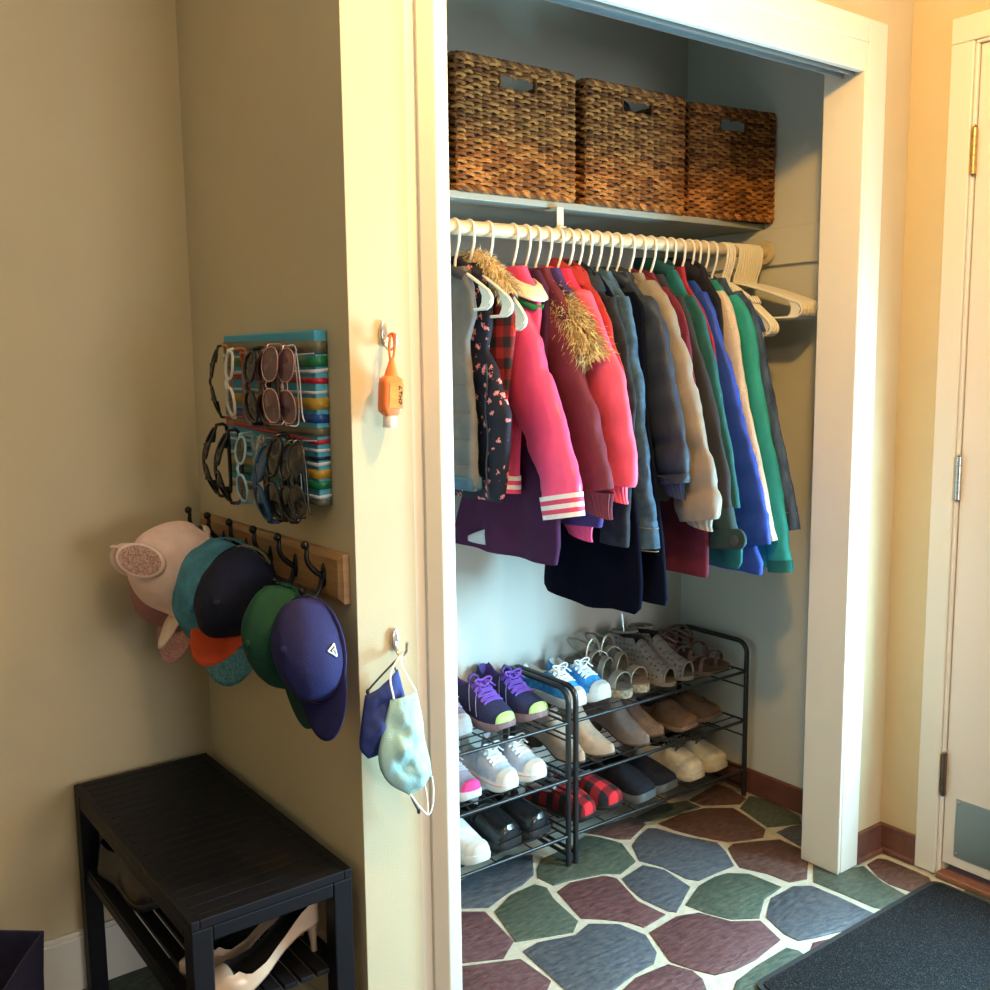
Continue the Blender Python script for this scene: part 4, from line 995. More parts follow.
# tan and taupe ankle boots
def boot(lb, x, y, z, rz, sd, m, grp, L=.235, h=.118, toe='point', w=.080):
    s = Shoe(lb, 'ankle_boot', 'boot', L, w, toe, sd, grp)
    heel = .030
    bot = [(0, .010), (.08, .003), (.16, 0), (.36, .002), (.6, heel * .7), (.72, heel), (1, heel)]
    s.sole(fab('boot_sole', (.09, .06, .045)), bot, lift(bot, .006), 1.03)
    hb = MB(); rg = []
    for z_ in (0, .6, 1): rg.append([(s.c(.86) + s.W(.86) * (.86 + .10 * z_) * cos(a), (.86 - .5) * s.L + .030 * (.9 + .1 * z_) * sin(a), z_ * heel + .001) for a in [2 * pi * k / 24 for k in range(24)]])
    hb.loft(rg).build('heel', fab('boot_heel', (.11, .075, .05)), s.t)
    s.upper([m, fab('boot_lining', (.20, .15, .12))], lift(bot, .005), [(0, .018), (.03, .026), (.12, .036), (.28, .050), (.40, .066), (.50, .090), (.58, h), (.8, h), (.95, h), (.975, h * .96), (1, h * .8)], .58, ((.58, .9), (.7, 1.0), (1, 1.0)), .965, .8)
    s.put(x, y, z, rz); return s
tan = fab('leather_tan', (.46, .34, .25), rough=.5, bump=.15, bscale=50); tau = fab('suede_taupe', (.22, .165, .14), rough=.95)
boot('cream tan ankle boot seen behind the rack end bars', -.512, .506, T2, .04, 1, tan, 'cream tan ankle boots')
boot('cream tan ankle boot beside the taupe suede boot', -.418, .496, T2, .10, -1, tan, 'cream tan ankle boots')
boot('taupe suede ankle boot beside the cream tan boot', -.282, .488, T2, .12, 1, tau, 'taupe suede ankle boots', L=.24)
boot('taupe suede ankle boot beside the brown slippers', -.206, .512, T2, .10, -1, tau, 'taupe suede ankle boots', L=.24)
# brown slippers
br_s = fab('suede_brown', (.15, .085, .05), rough=.95)
for x, y, sd, lb in ((-.088, .500, 1, 'brown suede slipper beside the taupe boots'), (.022, .510, -1, 'brown suede slipper near the rack corner post')):
    s = Shoe(lb, 'slipper', 'slipper', .235, .098, 'square', sd, 'brown suede slippers')
    s.sole(fab('slipper_sole', (.22, .13, .085)), F0, flat(.014), 1.05)
    s.upper([br_s, fab('fleece_brown', (.20, .13, .08))], flat(.012), [(0, .014), (.04, .026), (.14, .038), (.3, .050), (.42, .060), (.5, .056), (.58, .034), (.8, .028), (.95, .034), (1, .03)], .50, ((.5, .55), (.6, .78), (1, .8)))
    mb = MB(); mb.tube([(s.c(t) + s.W(t) * .93 * u, (t - .5) * s.L, interp(s.base, t)[0] + s.top(t) * (1 - abs(u * .93) ** 2.667) ** .375 + .0005) for t, u in [(.12 + .30 * abs(q) ** 1.6, q) for q in [-.97 + 1.94 * k / 24 for k in range(25)]]], .0016, 6)
    mb.build('seam', br_s, s.t); s.put(x, y, T2, .14)
# plaid slippers
bp = plaid('buffalo_plaid', (.62, .018, .028), (.20, .006, .010), (.010, .008, .010), .026, (0, 1))
for x, y, sd, lb in ((-.495, .492, 1, 'red and black checked slipper against the rack end bars'), (-.392, .500, -1, 'red and black checked slipper beside the navy clogs')):
    s = Shoe(lb, 'slipper', 'slipper', .235, .094, 'round', sd, 'red checked slippers')
    s.sole(rub_k, F0, flat(.010), 1.03)
    s.upper([bp, fab('fleece_grey', (.34, .32, .32))], flat(.008), [(0, .020), (.04, .036), (.14, .048), (.3, .058), (.42, .064), (.5, .060), (.58, .044), (.8, .040), (.95, .046), (1, .04)], .50, ((.5, .55), (.6, .78), (1, .8)))
    mb = MB(); mb.tube([(s.c(t) + sg * s.W(t) * .80, (t - .5) * s.L, interp(s.base, t)[0] + s.top(t) + .003) for sg, t in [(-1, .94 - .40 * k / 8) for k in range(9)] + [(1, .54 + .40 * k / 8) for k in range(9)]], .0085, 8); mb.build('fleece_cuff', fab('fleece_grey', (.34, .32, .32)), s.t)
    s.put(x, y, T1, .14)
# navy clogs
nvc = fab('felt_navy', (.010, .013, .022), rough=.95)
for x, y, sd, lb in ((-.288, .478, 1, 'dark navy clog with grey sole beside the checked slippers'), (-.198, .486, -1, 'dark navy clog with grey sole beside the cream shoes')):
    s = Shoe(lb, 'felt_clog', 'clog', .245, .098, 'square', sd, 'dark navy clogs')
    s.sole(fab('clog_sole', (.10, .115, .12), rough=.6), F0, flat(.024), 1.06)
    s.upper([nvc, nvc], flat(.020), [(0, .014), (.04, .028), (.14, .042), (.3, .056), (.42, .064), (.5, .060), (.58, .036), (.8, .028), (.95, .034), (1, .03)], .50, ((.5, .55), (.6, .78), (1, .8)))
    s.put(x, y, T1, .14)
# cream lace-up shoes
crm = fab('nubuck_cream', (.56, .50, .38), rough=.8)
for x, y, sd, lb in ((-.060, .488, 1, 'cream lace-up shoe beside the navy clogs'), (.040, .492, -1, 'cream lace-up shoe beside the corner post')):
    s = Shoe(lb, 'oxford_shoe', 'shoe', .235, .094, 'round', sd, 'cream lace-up shoes')
    s.sole(fab('crepe_sole', (.50, .43, .31)), F0, flat(.018), 1.06)
    s.upper([crm, fab('lining_dark', (.03, .03, .035))], flat(.016), [(0, .018), (.04, .034), (.14, .046), (.3, .058), (.42, .072), (.5, .078), (.58, .060), (.8, .050), (.95, .058), (1, .05)], .50, ((.5, .5), (.6, .70), (1, .72)))
    s.laces(fab('lace_olive', (.10, .10, .06)), .34, .48, 3, .30, .0022); s.put(x, y, T1, .16)
# bronze sandals
brz = M('bronze_leather', (.30, .24, .18), .32, .45, bump=.1, bscale=80); cork = fab('cork', (.30, .22, .14), var=.5, vscale=90)
for x, y, sd, lb in ((-.344, .504, 1, 'bronze strappy wedge sandal beside the blue sneakers'), (-.276, .510, -1, 'bronze strappy wedge sandal beside the cutout bootie')):
    s = Shoe(lb, 'wedge_sandal', 'sandal', .235, .076, 'round', sd, 'bronze wedge sandals')
    b = [(0, 0), (1, 0)]; tp = [(0, .022), (.3, .026), (.55, .045), (.8, .062), (1, .064)]
    s.sole(cork, b, tp, 1.02, 'wedge'); s.sole(fab('insole_bronze', (.14, .10, .075)), lift(tp, -.0005), lift(tp, .004), 1.0, 'insole'); s.base = lift(tp, .003)
    s.H = [(0, .04), (1, .04)]
    s.strap(brz, .16, .11, .040); s.strap(brz, .40, .09, .058, tilt=.04); s.strap(brz, .52, .07, .064, tilt=-.05)
    mb = MB(); mb.tube([(s.c(.9) + s.W(.88) * 1.0 * cos(a), (.78 - .5) * s.L + .045 * sin(a), .115 + .012 * sin(a)) for a in [radians(-20 + 220 * k / 20) for k in range(21)]], .0045, 6, flat=.5)
    mb.tube([(s.c(.6) + s.W(.6) * 1.0 * cos(a), (.60 - .5) * s.L, .085 + .055 * sin(a)) for a in [radians(180 * k / 16) for k in range(17)]], .0045, 6, flat=.5)
    mb.build('ankle_strap', brz, s.t); s.put(x, y, T3, .10)
# peep toe booties with ring cutouts
def rings_mat():
    m = M('cutout_grey', (.28, .255, .22), .8); nt = m.node_tree; b = nt.nodes['Principled BSDF']; tc = nd(nt, 'ShaderNodeTexCoord')
    v = nd(nt, 'ShaderNodeTexVoronoi', Scale=72.0, Randomness=.25); nt.links.new(tc.outputs['Object'], v.inputs['Vector'])
    r = nd(nt, 'ShaderNodeValToRGB'); e = r.color_ramp.elements; r.color_ramp.interpolation = 'CONSTANT'
    e[0].color = (.20, .18, .16, 1); e[1].position = .18; e[1].color = (.055, .05, .045, 1); x = e.new(.34); x.color = (.19, .17, .15, 1)
    nt.links.new(v.outputs['Distance'], r.inputs[0]); nt.links.new(r.outputs[0], b.inputs['Base Color']); return m
ctm = rings_mat()
for x, y, sd, lb in ((-.172, .500, 1, 'grey peep-toe bootie with ring cutouts beside the bronze sandals'), (-.094, .506, -1, 'grey peep-toe bootie with ring cutouts beside the brown strappy sandals')):
    s = Shoe(lb, 'peep_toe_bootie', 'shoe', .235, .080, 'round', sd, 'grey peep-toe booties')
    tp = [(0, .012), (.3, .012), (.55, .03), (.8, .045), (1, .046)]
    s.sole(fab('bootie_sole', (.20, .16, .12)), [(0, 0), (.35, 0), (.5, .006), (.62, 0), (1, 0)], tp, 1.03, 'wedge')
    s.upper([ctm, fab('bootie_lining', (.035, .03, .028))], tp, [(.05, .036), (.14, .044), (.3, .060), (.42, .076), (.5, .086), (.56, .090), (.7, .078), (.9, .082), (1, .075)], .54, ((.54, .7), (.65, .8), (1, .85)), t0=.06)
    mb = MB(); mb.tube([(s.c(.06) + s.W(.065) * cos(a) * 1.0, (.062 - .5) * s.L, .014 + .036 * sin(a) ** .8) for a in [pi * k / 18 for k in range(19)]], .0032, 6); mb.build('toe_edge', fab('bootie_edge', (.22, .19, .15)), s.t)
    mb = MB(); q = [(s.c(t) + s.W(t) * .80 * cos(a), (t - .5) * s.L, .132 + .004 * sin(a)) for a, t in [(2 * pi * k / 24, .76 - .17 * sin(2 * pi * k / 24)) for k in range(24)]]
    mb.tube(q, .0045, 6, closed=True); mb.build('ankle_strap', fab('bootie_edge', (.22, .19, .15)), s.t)
    s.put(x, y, T3, .16)
# brown strappy sandals
bst = M('strap_brown', (.155, .085, .065), .5, bump=.15, bscale=90)
for x, y, sd, lb in ((-.005, .498, 1, 'brown strappy flat sandal beside the cutout bootie'), (.072, .508, -1, 'brown strappy flat sandal next to the rack corner rail')):
    s = Shoe(lb, 'strappy_sandal', 'sandal', .235, .078, 'round', sd, 'brown strappy sandals')
    tp = [(0, .012), (.5, .016), (1, .022)]
    s.sole(fab('sandal_sole', (.14, .085, .055)), [(0, 0), (1, 0)], tp, 1.03); s.base = tp; s.H = [(0, .03), (1, .03)]
    for t_, d_, h_, tl_ in ((.14, .05, .030, .03), (.22, .05, .036, -.05), (.32, .05, .044, .06), (.44, .05, .054, -.07), (.56, .05, .062, .05)): s.strap(bst, t_, d_, h_, tilt=tl_)
    mb = MB()
    for z_, rr in ((.075, 1.0), (.092, .92), (.058, 1.05)): mb.tube([(s.c(.8) + s.W(.85) * rr * cos(a), (.74 - .5) * s.L + .052 * sin(a), z_ + .012 * cos(a * 2)) for a in [2 * pi * k / 24 for k in range(24)]], .0042, 6, closed=True, flat=.5)
    mb.build('ankle_strap', bst, s.t); s.put(x, y, T3, .26)
# one more dark shoe behind the purple pair, left part of the top tier
canvas('dusty mauve sneaker half hidden by the casing beside the purple running shoes', -.880, .540, T3, .05, 1, fab('canvas_mauve', (.16, .12, .18)), fab('rubber_grey', (.35, .36, .38)), fab('lace_lilac', (.3, .25, .42)), nm='mauve_sneaker', L=.22)

# ------------------------------------------------------------------ bench and what is under it
bx0, bx1, by0, by1, bz = -1.775, -1.487, .028, .704, .462
t = thing('slatted_bench', 'black slatted wooden bench in the corner under the caps', 'bench', ((bx0 + bx1) / 2, (by0 + by1) / 2, 0))
ox, oy = t.location.x, t.location.y
def bpart(nm, boxes, bev=.0025, mat=black_wood):
    mb = MB()
    for b in boxes: mb.box(b[0] - ox, b[1] - ox, b[2] - oy, b[3] - oy, b[4], b[5])
    return mb.build(nm, mat, t, bevel=bev, smooth=False)
for x in (bx0, bx1 - .036):
    for y in (by0, by1 - .036): bpart('leg', [(x, x + .036, y, y + .036, 0, bz - .0163)])
bpart('apron', [(bx0 + .001, bx0 + .018, by0 + .0362, by1 - .0362, bz - .042, bz - .0165), (bx1 - .018, bx1 - .001, by0 + .0362, by1 - .0362, bz - .042, bz - .0165), (bx0 + .0362, bx1 - .0362, by0 + .001, by0 + .018, bz - .042, bz - .0165), (bx0 + .0362, bx1 - .0362, by1 - .018, by1 - .001, bz - .042, bz - .0165)])
for k in range(20):
    a = lerp(by0 + .019, by1 - .019, k / 20); b = lerp(by0 + .019, by1 - .019, (k + 1) / 20) - .0026
    bpart('top_slat', [(bx0 + .0151, bx1 - .0151, a, b, bz - .0158, bz - .0006)], .0015)
bpart('top_edge', [(bx0, bx0 + .015, by0, by1, bz - .016, bz + .0005), (bx1 - .015, bx1, by0, by1, bz - .016, bz + .0005), (bx0 + .0151, bx1 - .0151, by0, by0 + .0188, bz - .016, bz + .0005), (bx0 + .0151, bx1 - .0151, by1 - .0188, by1, bz - .016, bz + .0005)], .002)
SHZ = .288
bpart('shelf_rail', [(bx0 + .006, bx0 + .022, by0 + .03, by1 - .03, SHZ - .03, SHZ - .008), (bx1 - .022, bx1 - .006, by0 + .03, by1 - .03, SHZ - .03, SHZ - .008)])
for k in range(9):
    a = lerp(bx0 + .008, bx1 - .008, k / 9); b = lerp(bx0 + .008, bx1 - .008, (k + 1) / 9) - .006
    bpart('shelf_slat', [(a, b, by0 + .01, by1 - .01, SHZ - .009, SHZ)], .001)
nude = M('patent_nude', (.56, .40, .29), .16, bump=.05, bscale=60); insole = fab('insole_black', (.012, .012, .014))
def pump(lb, x, y, z, rz, sd, m=None):
    s = Shoe(lb, 'pump', 'shoe', .235, .074, 'point', sd, 'nude pumps')
    m = m or nude; hh = .062
    bot = [(0, .008), (.06, .001), (.16, 0), (.34, .001), (.5, .018), (.66, .044), (.8, hh - .004), (1, hh)]
    s.sole(fab('pump_sole', (.34, .22, .15)), bot, lift(bot, .005), 1.0)
    s.upper([m, insole], lift(bot, .004), [(0, .014), (.04, .022), (.14, .034), (.22, .040), (.27, .036), (.34, .026), (.48, .020), (.66, .020), (.82, .034), (.94, .048), (1, .042)], .27, ((.27, .62), (.36, .92), (1, .94)), .965, .8)
    rg = [[(s.c(.93) + r * cos(a), (.93 - .5) * s.L + yo + r * sin(a), z_) for a in [2 * pi * k / 16 for k in range(16)]] for z_, r, yo in ((0, .006, .006), (.02, .0065, .005), (.045, .010, .003), (hh + .003, .020, -.004))]
    MB().loft(rg).build('heel', m, s.t)
    return s.put(x, y, z, rz)
# toes point away from the wall (towards -x): rotate the toe axis from -y to -x
pump('nude patent pump under the bench, nearer the room', -1.752, .085, SHZ + .001, radians(-90) + .06, 1)
pump('nude patent pump under the bench, behind its twin', -1.748, .178, SHZ + .001, radians(-90) - .05, -1)
for x, y, rz, lb, sd in ((-1.70, .40, .1, 'black leather shoe deep under the bench, nearer the room side', 1), (-1.59, .42, -.05, 'black leather shoe deep under the bench, nearer the cap wall', -1)):
    s = Shoe(lb, 'leather_shoe', 'shoe', .25, .085, 'round', sd, 'black leather shoes under the bench')
    s.sole(rub_k, F0, flat(.016), 1.04); s.upper([M('leather_black', (.010, .010, .011), .3), insole], flat(.014), [(0, .018), (.05, .034), (.2, .048), (.42, .068), (.5, .074), (.6, .054), (.8, .048), (.96, .058), (1, .05)], .5, ((.5, .5), (.6, .7), (1, .72)))
    s.laces(rub_k, .28, .46, 4); s.put(x, y, SHZ + .001, rz)
# navy fabric bin at the left edge of the view
nb = fab('canvas_navy', (.014, .015, .050), var=.2)
t = thing('storage_bin', 'dark navy canvas storage bin beside the bench', 'bin', (-2.098, .466, 0), radians(-30))
def quad_ring(z, k, dz=0): return [(x * k, y * k, z + (dz if (x > 0) != (y > 0) else -dz * .3)) for x, y in [(-.155, -.13), (0, -.132), (.155, -.13), (.157, 0), (.155, .13), (0, .132), (-.155, .13), (-.157, 0)]]
mb = MB(); mb.loft([quad_ring(.001, .94), quad_ring(.09, .98), quad_ring(.19, 1.0), quad_ring(.276, 1.03, .012), quad_ring(.275, 1.0, .012), quad_ring(.15, .96), quad_ring(.012, .92)]); mb.build('body', nb, t)
for sg in (-1, 1): MB().tube([(-.05, sg * .139, .235), (-.048, sg * .147, .20), (0, sg * .151, .185), (.048, sg * .147, .20), (.05, sg * .139, .235)], .006, 8, flat=.4).build('strap_handle', nb, t)


# ------------------------------------------------------------------ sunglasses board on the hat wall
BD, BY0, BY1, BZ0, BZ1 = .024, .094, .484, 1.096, 1.391
t = thing('display_canvas', 'turquoise canvas board with ribbon stripes hanging above the cap rack', 'display board', (W - .001, (BY0 + BY1) / 2, (BZ0 + BZ1) / 2))
oy, oz = (BY0 + BY1) / 2, (BZ0 + BZ1) / 2
MB().box(-BD, -.0005, BY0 - oy, BY1 - oy, BZ0 - oz, BZ1 - oz).build('canvas', M('canvas_turquoise', (.06, .34, .50), .7, bump=.25, bscale=700), t, bevel=.003, smooth=False)
def ribbon(nm, mat, z, h, z2=None, k=0, lb=None):
    """satin ribbon across the face and round the near end of the canvas"""
    z2 = z if z2 is None else z2; e = .0007 + .0003 * k; mb = MB()
    def at(y): return lerp(z2, z, (y - BY0) / (BY1 - BY0)) if y < (BY0 + .08) or z2 == z else lerp(z2, z, (y - BY0) / (BY1 - BY0))
    pts = [(-BD - e, BY1 + .0004 - oy, z - oz)] + [(-BD - e + .0003 * sin(q * 9 + k), lerp(BY1, BY0, q) - oy, lerp(z, z2, q) - oz) for q in [k_ / 10 for k_ in range(1, 10)]] + [(-BD - e, BY0 - e - oy, z2 - oz), (-.001, BY0 - e - oy, z2 - oz + .001 * k)]
    mb.loft([[(p[0], p[1], p[2] - h / 2), (p[0], p[1], p[2] + h / 2)] for p in pts], False, False, closed=False)
    o = mb.build(nm, mat, t, solid=.0006, angle=30); 
    if lb: o['label'] = lb
rib = lambda n, c: M(n, c, .35, var=.08, vscale=30)
R_ol, R_gr, R_wh, R_rd, R_go, R_bl, R_nv = rib('ribbon_olive', (.12, .11, .07)), rib('ribbon_green', (.01, .16, .06)), rib('ribbon_white', (.62, .64, .66)), rib('ribbon_red', (.42, .012, .03)), rib('ribbon_gold', (.44, .26, .03)), rib('ribbon_blue', (.008, .05, .24)), rib('ribbon_navy', (.008, .012, .05))
for k, (m, z, h, z2, lb) in enumerate(((R_ol, 1.368, .022, 1.362, 'olive ribbon'), (R_gr, 1.342, .018, 1.338, 'green ribbon'), (R_wh, 1.318, .006, 1.322, 'white ribbon'), (R_rd, 1.312, .010, 1.306, 'red ribbon'), (R_wh, 1.288, .005, 1.286, 'white ribbon'), (R_go, 1.270, .020, 1.267, 'gold ribbon'), (R_bl, 1.244, .015, 1.242, 'blue ribbon'), (R_ol, 1.222, .015, 1.219, 'olive ribbon'), (R_rd, 1.222, .008, 1.202, 'red ribbon'),
        (R_wh, 1.190, .005, 1.188, 'white ribbon'), (R_nv, 1.176, .006, 1.174, 'navy ribbon'), (R_wh, 1.164, .006, 1.164, 'white ribbon'), (R_go, 1.148, .016, 1.147, 'gold ribbon'), (R_gr, 1.130, .014, 1.128, 'green ribbon'), (R_wh, 1.108, .006, 1.108, 'white ribbon'), (R_ol, 1.100, .010, 1.0985, 'olive ribbon'))): ribbon('ribbon', m, z, h, z2, k % 3, lb)
for z in (1.352, 1.205):
    MB().tube([(-BD - .012 + .010 * (abs(q) ** 6), lerp(BY0, BY1, (q + 1) / 2) - oy, z - .004 * (1 - q * q) - oz) for q in [-1 + 2 * k / 20 for k in range(21)]], .0013, 6).build('wire', M('cord_white', (.6, .6, .56), .6), t)
lens_d = M('lens_dark', (.02, .018, .016), .12, spec=.5); lens_b = M('lens_brown', (.05, .028, .025), .12); lens_p = M('lens_mauve', (.13, .06, .08), .12, alpha=.9); lens_bl = M('lens_blue', (.02, .07, .15), .1)
def glasses(lb, y, z, frame, lens, a=.020, b=.025, bulge=.010, half=.066, fr=.0021, rz=0, out=.046, arm=None, round_=2.0, wire=False, tilt=0, brow=0):
    y += .020; t = thing('sunglasses', lb, 'sunglasses', (W - BD - out, y, z), rz, 'sunglasses hanging on the ribbon board')
    t.rotation_euler = (tilt, 0, rz)
    cz = half - b - .004
    def X(zz): return bulge * (abs(zz) / half) ** 2
    mb = MB(); 
    for sg in (-1, 1):
        def rim(q): 
            c, s_ = cos(q), sin(q); yy = a * abs(c) ** (2 / round_) * (1 if c > 0 else -1); zz = sg * cz + b * abs(s_) ** (2 / round_) * (1 if s_ > 0 else -1)
            return yy, zz
        P = [rim(2 * pi * k / 28) for k in range(28)]
        mb.tube([(X(zz), yy, zz) for yy, zz in P], fr, 7, closed=True)
        L = MB(); L.loft([[(X(zz) + dx + .0025 * (1 - f) * -1, yy * f, sg * cz + (zz - sg * cz) * f) for yy, zz in P] for f, dx in ((.98, .0006), (.5, .0002), (.02, 0), (.5, .0016), (.98, .0012))], False, False); L.build('lens', lens, t)
        mb.tube([(X(sg * (cz + b * .95)), a * .55, sg * (cz + b * .80)), (X(half) + .001, a * .5, sg * half), (X(half) + .007, a * .48, sg * (half + .001))], fr * 1.3, 7)
    mb.tube([(0, a * .25, -(cz - b * .93)), (-.002, a * .42, 0), (0, a * .25, cz - b * .93)], fr * 1.15, 7)
    if brow: mb.tube([(X(zz) - .0006, a * .86 + .002 * cos(zz * 40), zz) for zz in [lerp(-half + .006, half - .006, k / 16) for k in range(17)]], brow, 7)
    mb.build('frame', frame, t)
    xb = out - .0145   # clear of the canvas
    for sg in (1, -1):
        x1 = min(xb, X(half) + .026 + (.004 if sg > 0 else 0))
        P = [(X(half) + .007, a * .48, sg * half), (x1 * .75 + .004, a * .46, sg * (half + .001)), (x1, a * .42, sg * (half - .012)), (x1 + .001, a * (.2 if sg > 0 else .45), sg * .01), (x1, a * (0 if sg > 0 else .6), -sg * (half - .022)), (x1 - .003, a * (-.4 if sg > 0 else .25), -sg * (half - .006))]
        MB().tube(catmull(P, 26), [fr * (1.0 if wire else 1.25)] * 20 + [fr * 1.3] * 7, 7, flat=.8).build('temple', arm or frame, t)
    return t
fk = M('frame_black', (.010, .010, .011), .25); fw_ = M('frame_white', (.72, .66, .58), .3); fo = M('frame_orange', (.50, .14, .05), .35); fpk = M('frame_pink_metal', (.62, .36, .34), .25, .8); fbr = M('frame_tortoise', (.07, .03, .02), .25, var=.5, vscale=90)
fcl = M('frame_mauve', (.25, .13, .13), .3); fli = M('frame_ice', (.35, .55, .62), .3); fnb = M('frame_blue', (.012, .05, .11), .25); fbk2 = M('frame_gunmetal', (.05, .05, .055), .3, .7)
glasses('black wraparound sunglasses with orange temples at the end of the upper wire', .412, 1.302, fk, lens_d, .019, .028, .016, .068, .0022, -.25, .050, fo)
glasses('coral and white sunglasses second along the upper wire', .345, 1.300, fw_, lens_b, .019, .024, .006, .062, .0018, -.15, .046, fo)
glasses('white framed oval sunglasses in front of orange temples, upper wire', .305, 1.300, fw_, lens_b, .019, .025, .006, .062, .0026, -.1, .058, M('frame_tan', (.35, .12, .06), .4))
glasses('mauve translucent sunglasses hanging low on the upper wire', .258, 1.288, fcl, lens_b, .019, .025, .007, .064, .0022, .1, .044)
glasses('black rounded sunglasses in the middle of the upper wire', .222, 1.296, fk, lens_d, .022, .027, .009, .066, .0030, 0, .056)
glasses('dark tortoise sunglasses beside the metal aviators, upper wire', .186, 1.294, fbr, lens_d, .021, .026, .008, .066, .0026, .1, .046)
glasses('rose gold aviator sunglasses with large mauve lenses', .132, 1.300, fpk, lens_p, .026, .029, .006, .068, .0012, .1, .058, None, 2.3, True)
glasses('thin pink wire sunglasses nearest the pier on the upper wire', .096, 1.298, fpk, lens_p, .025, .028, .006, .067, .0011, .15, .046, M('temple_clear', (.55, .48, .48), .25), 2.2, True)
glasses('black sport sunglasses at the end of the lower wire', .432, 1.148, fk, lens_d, .015, .030, .026, .070, .0026, -.15, .062, None, 2.4, brow=.0028)
glasses('black sport sunglasses with blue edge, second on the lower wire', .372, 1.140, fk, lens_d, .015, .030, .026, .070, .0028, -.1, .062, M('frame_navy', (.015, .02, .05), .3), 2.4, brow=.0028)
glasses('ice blue round sunglasses on the lower wire', .292, 1.143, fli, lens_d, .020, .025, .007, .064, .0023, .05, .050)
glasses('glossy blue wraparound sunglasses low on the lower wire', .178, 1.128, fnb, lens_bl, .018, .031, .022, .071, .0034, 0, .066, None, 2.4, brow=.003)
glasses('large black wraparound sunglasses on the lower wire', .142, 1.138, fk, lens_d, .021, .032, .018, .074, .0036, .1, .058, None, 2.5, brow=.0036)
glasses('black sport sunglasses with grey edge beside the large black pair', .104, 1.134, fk, lens_d, .018, .030, .016, .070, .0028, .2, .050, None, 2.4)
glasses('gunmetal wire sunglasses nearest the pier on the lower wire', .078, 1.140, fbk2, lens_d, .020, .027, .010, .066, .0016, .3, .044, None, 2.2, True)
mb = MB(); rs = random.Random(12)
for k in range(7):
    y0 = rs.uniform(-.018, .018); P = [(rs.uniform(-.012, .006), y0 + rs.uniform(-.008, .008), .062 - .125 * q / 9 + rs.uniform(-.005, .005)) for q in range(10)]
    mb.tube(catmull(P, 40), .0022, 6)
mb.tube([(0.0 + .016 * cos(q) * .6, .012 * cos(q), .06 + .008 * sin(q)) for q in [2 * pi * k / 14 for k in range(14)]], .0022, 6, closed=True)
t = mb.build('glasses_cord', M('cord_beige', (.46, .42, .33), .8, var=.2, vscale=60)); t.location = (W - BD - .030, .256, 1.140); tag(t, 'tangled beige eyeglass cord bunched on the lower wire', 'cord')

# ------------------------------------------------------------------ cap rack
t = thing('coat_rack', 'oak rail with six black double hooks carrying the caps', 'coat rack', (W - .001, .362, .9715))
mb = MB(); mb.loft([[(x, y, z) for y, z in ((-.322 + e, -.0425 + e), (.322 - e, -.0425 + e), (.322 - e, .0425 - e), (-.322 + e, .0425 - e))] for x, e in ((0, 0), (-.012, 0), (-.014, .004), (-.018, .010))])
mb.build('rail', M('oak', (.38, .21, .085), .45, col2=(.27, .14, .055), vscale=14, stretch=(1, .6, 9)), t, smooth=False)
hook_m = M('hook_black', (.010, .009, .009), .35, .5)
HY = (.650, .543, .429, .316, .209, .100)
for y in HY:
    y -= .362; mb = MB()
    mb.lathe([(.001, -.0185), (.010, -.0188), (.0095, -.023), (.001, -.024)], (0, y, -.003), 14, axis='x').ball((-.0185, y, .0), (.004, .009, .022), 12)
    mb.tube(catmull([(-.021, y, -.002), (-.034, y, .008), (-.046, y, .022), (-.050, y, .036), (-.049, y, .046), (-.051, y, .055)], 24), [.0052] * 8 + [.0045] * 9 + [.0040] * 8, 9)
    mb.tube(catmull([(-.021, y, -.006), (-.028, y, -.026), (-.042, y, -.040), (-.056, y, -.036), (-.060, y, -.026)], 20), .0046, 9)
    h = mb.build('hook', hook_m, t)
    MB().ball((-.052, y, .056), .0078, 12).build('knob', hook_m, h); MB().ball((-.061, y, -.022), .0062, 10).build('knob', hook_m, h)

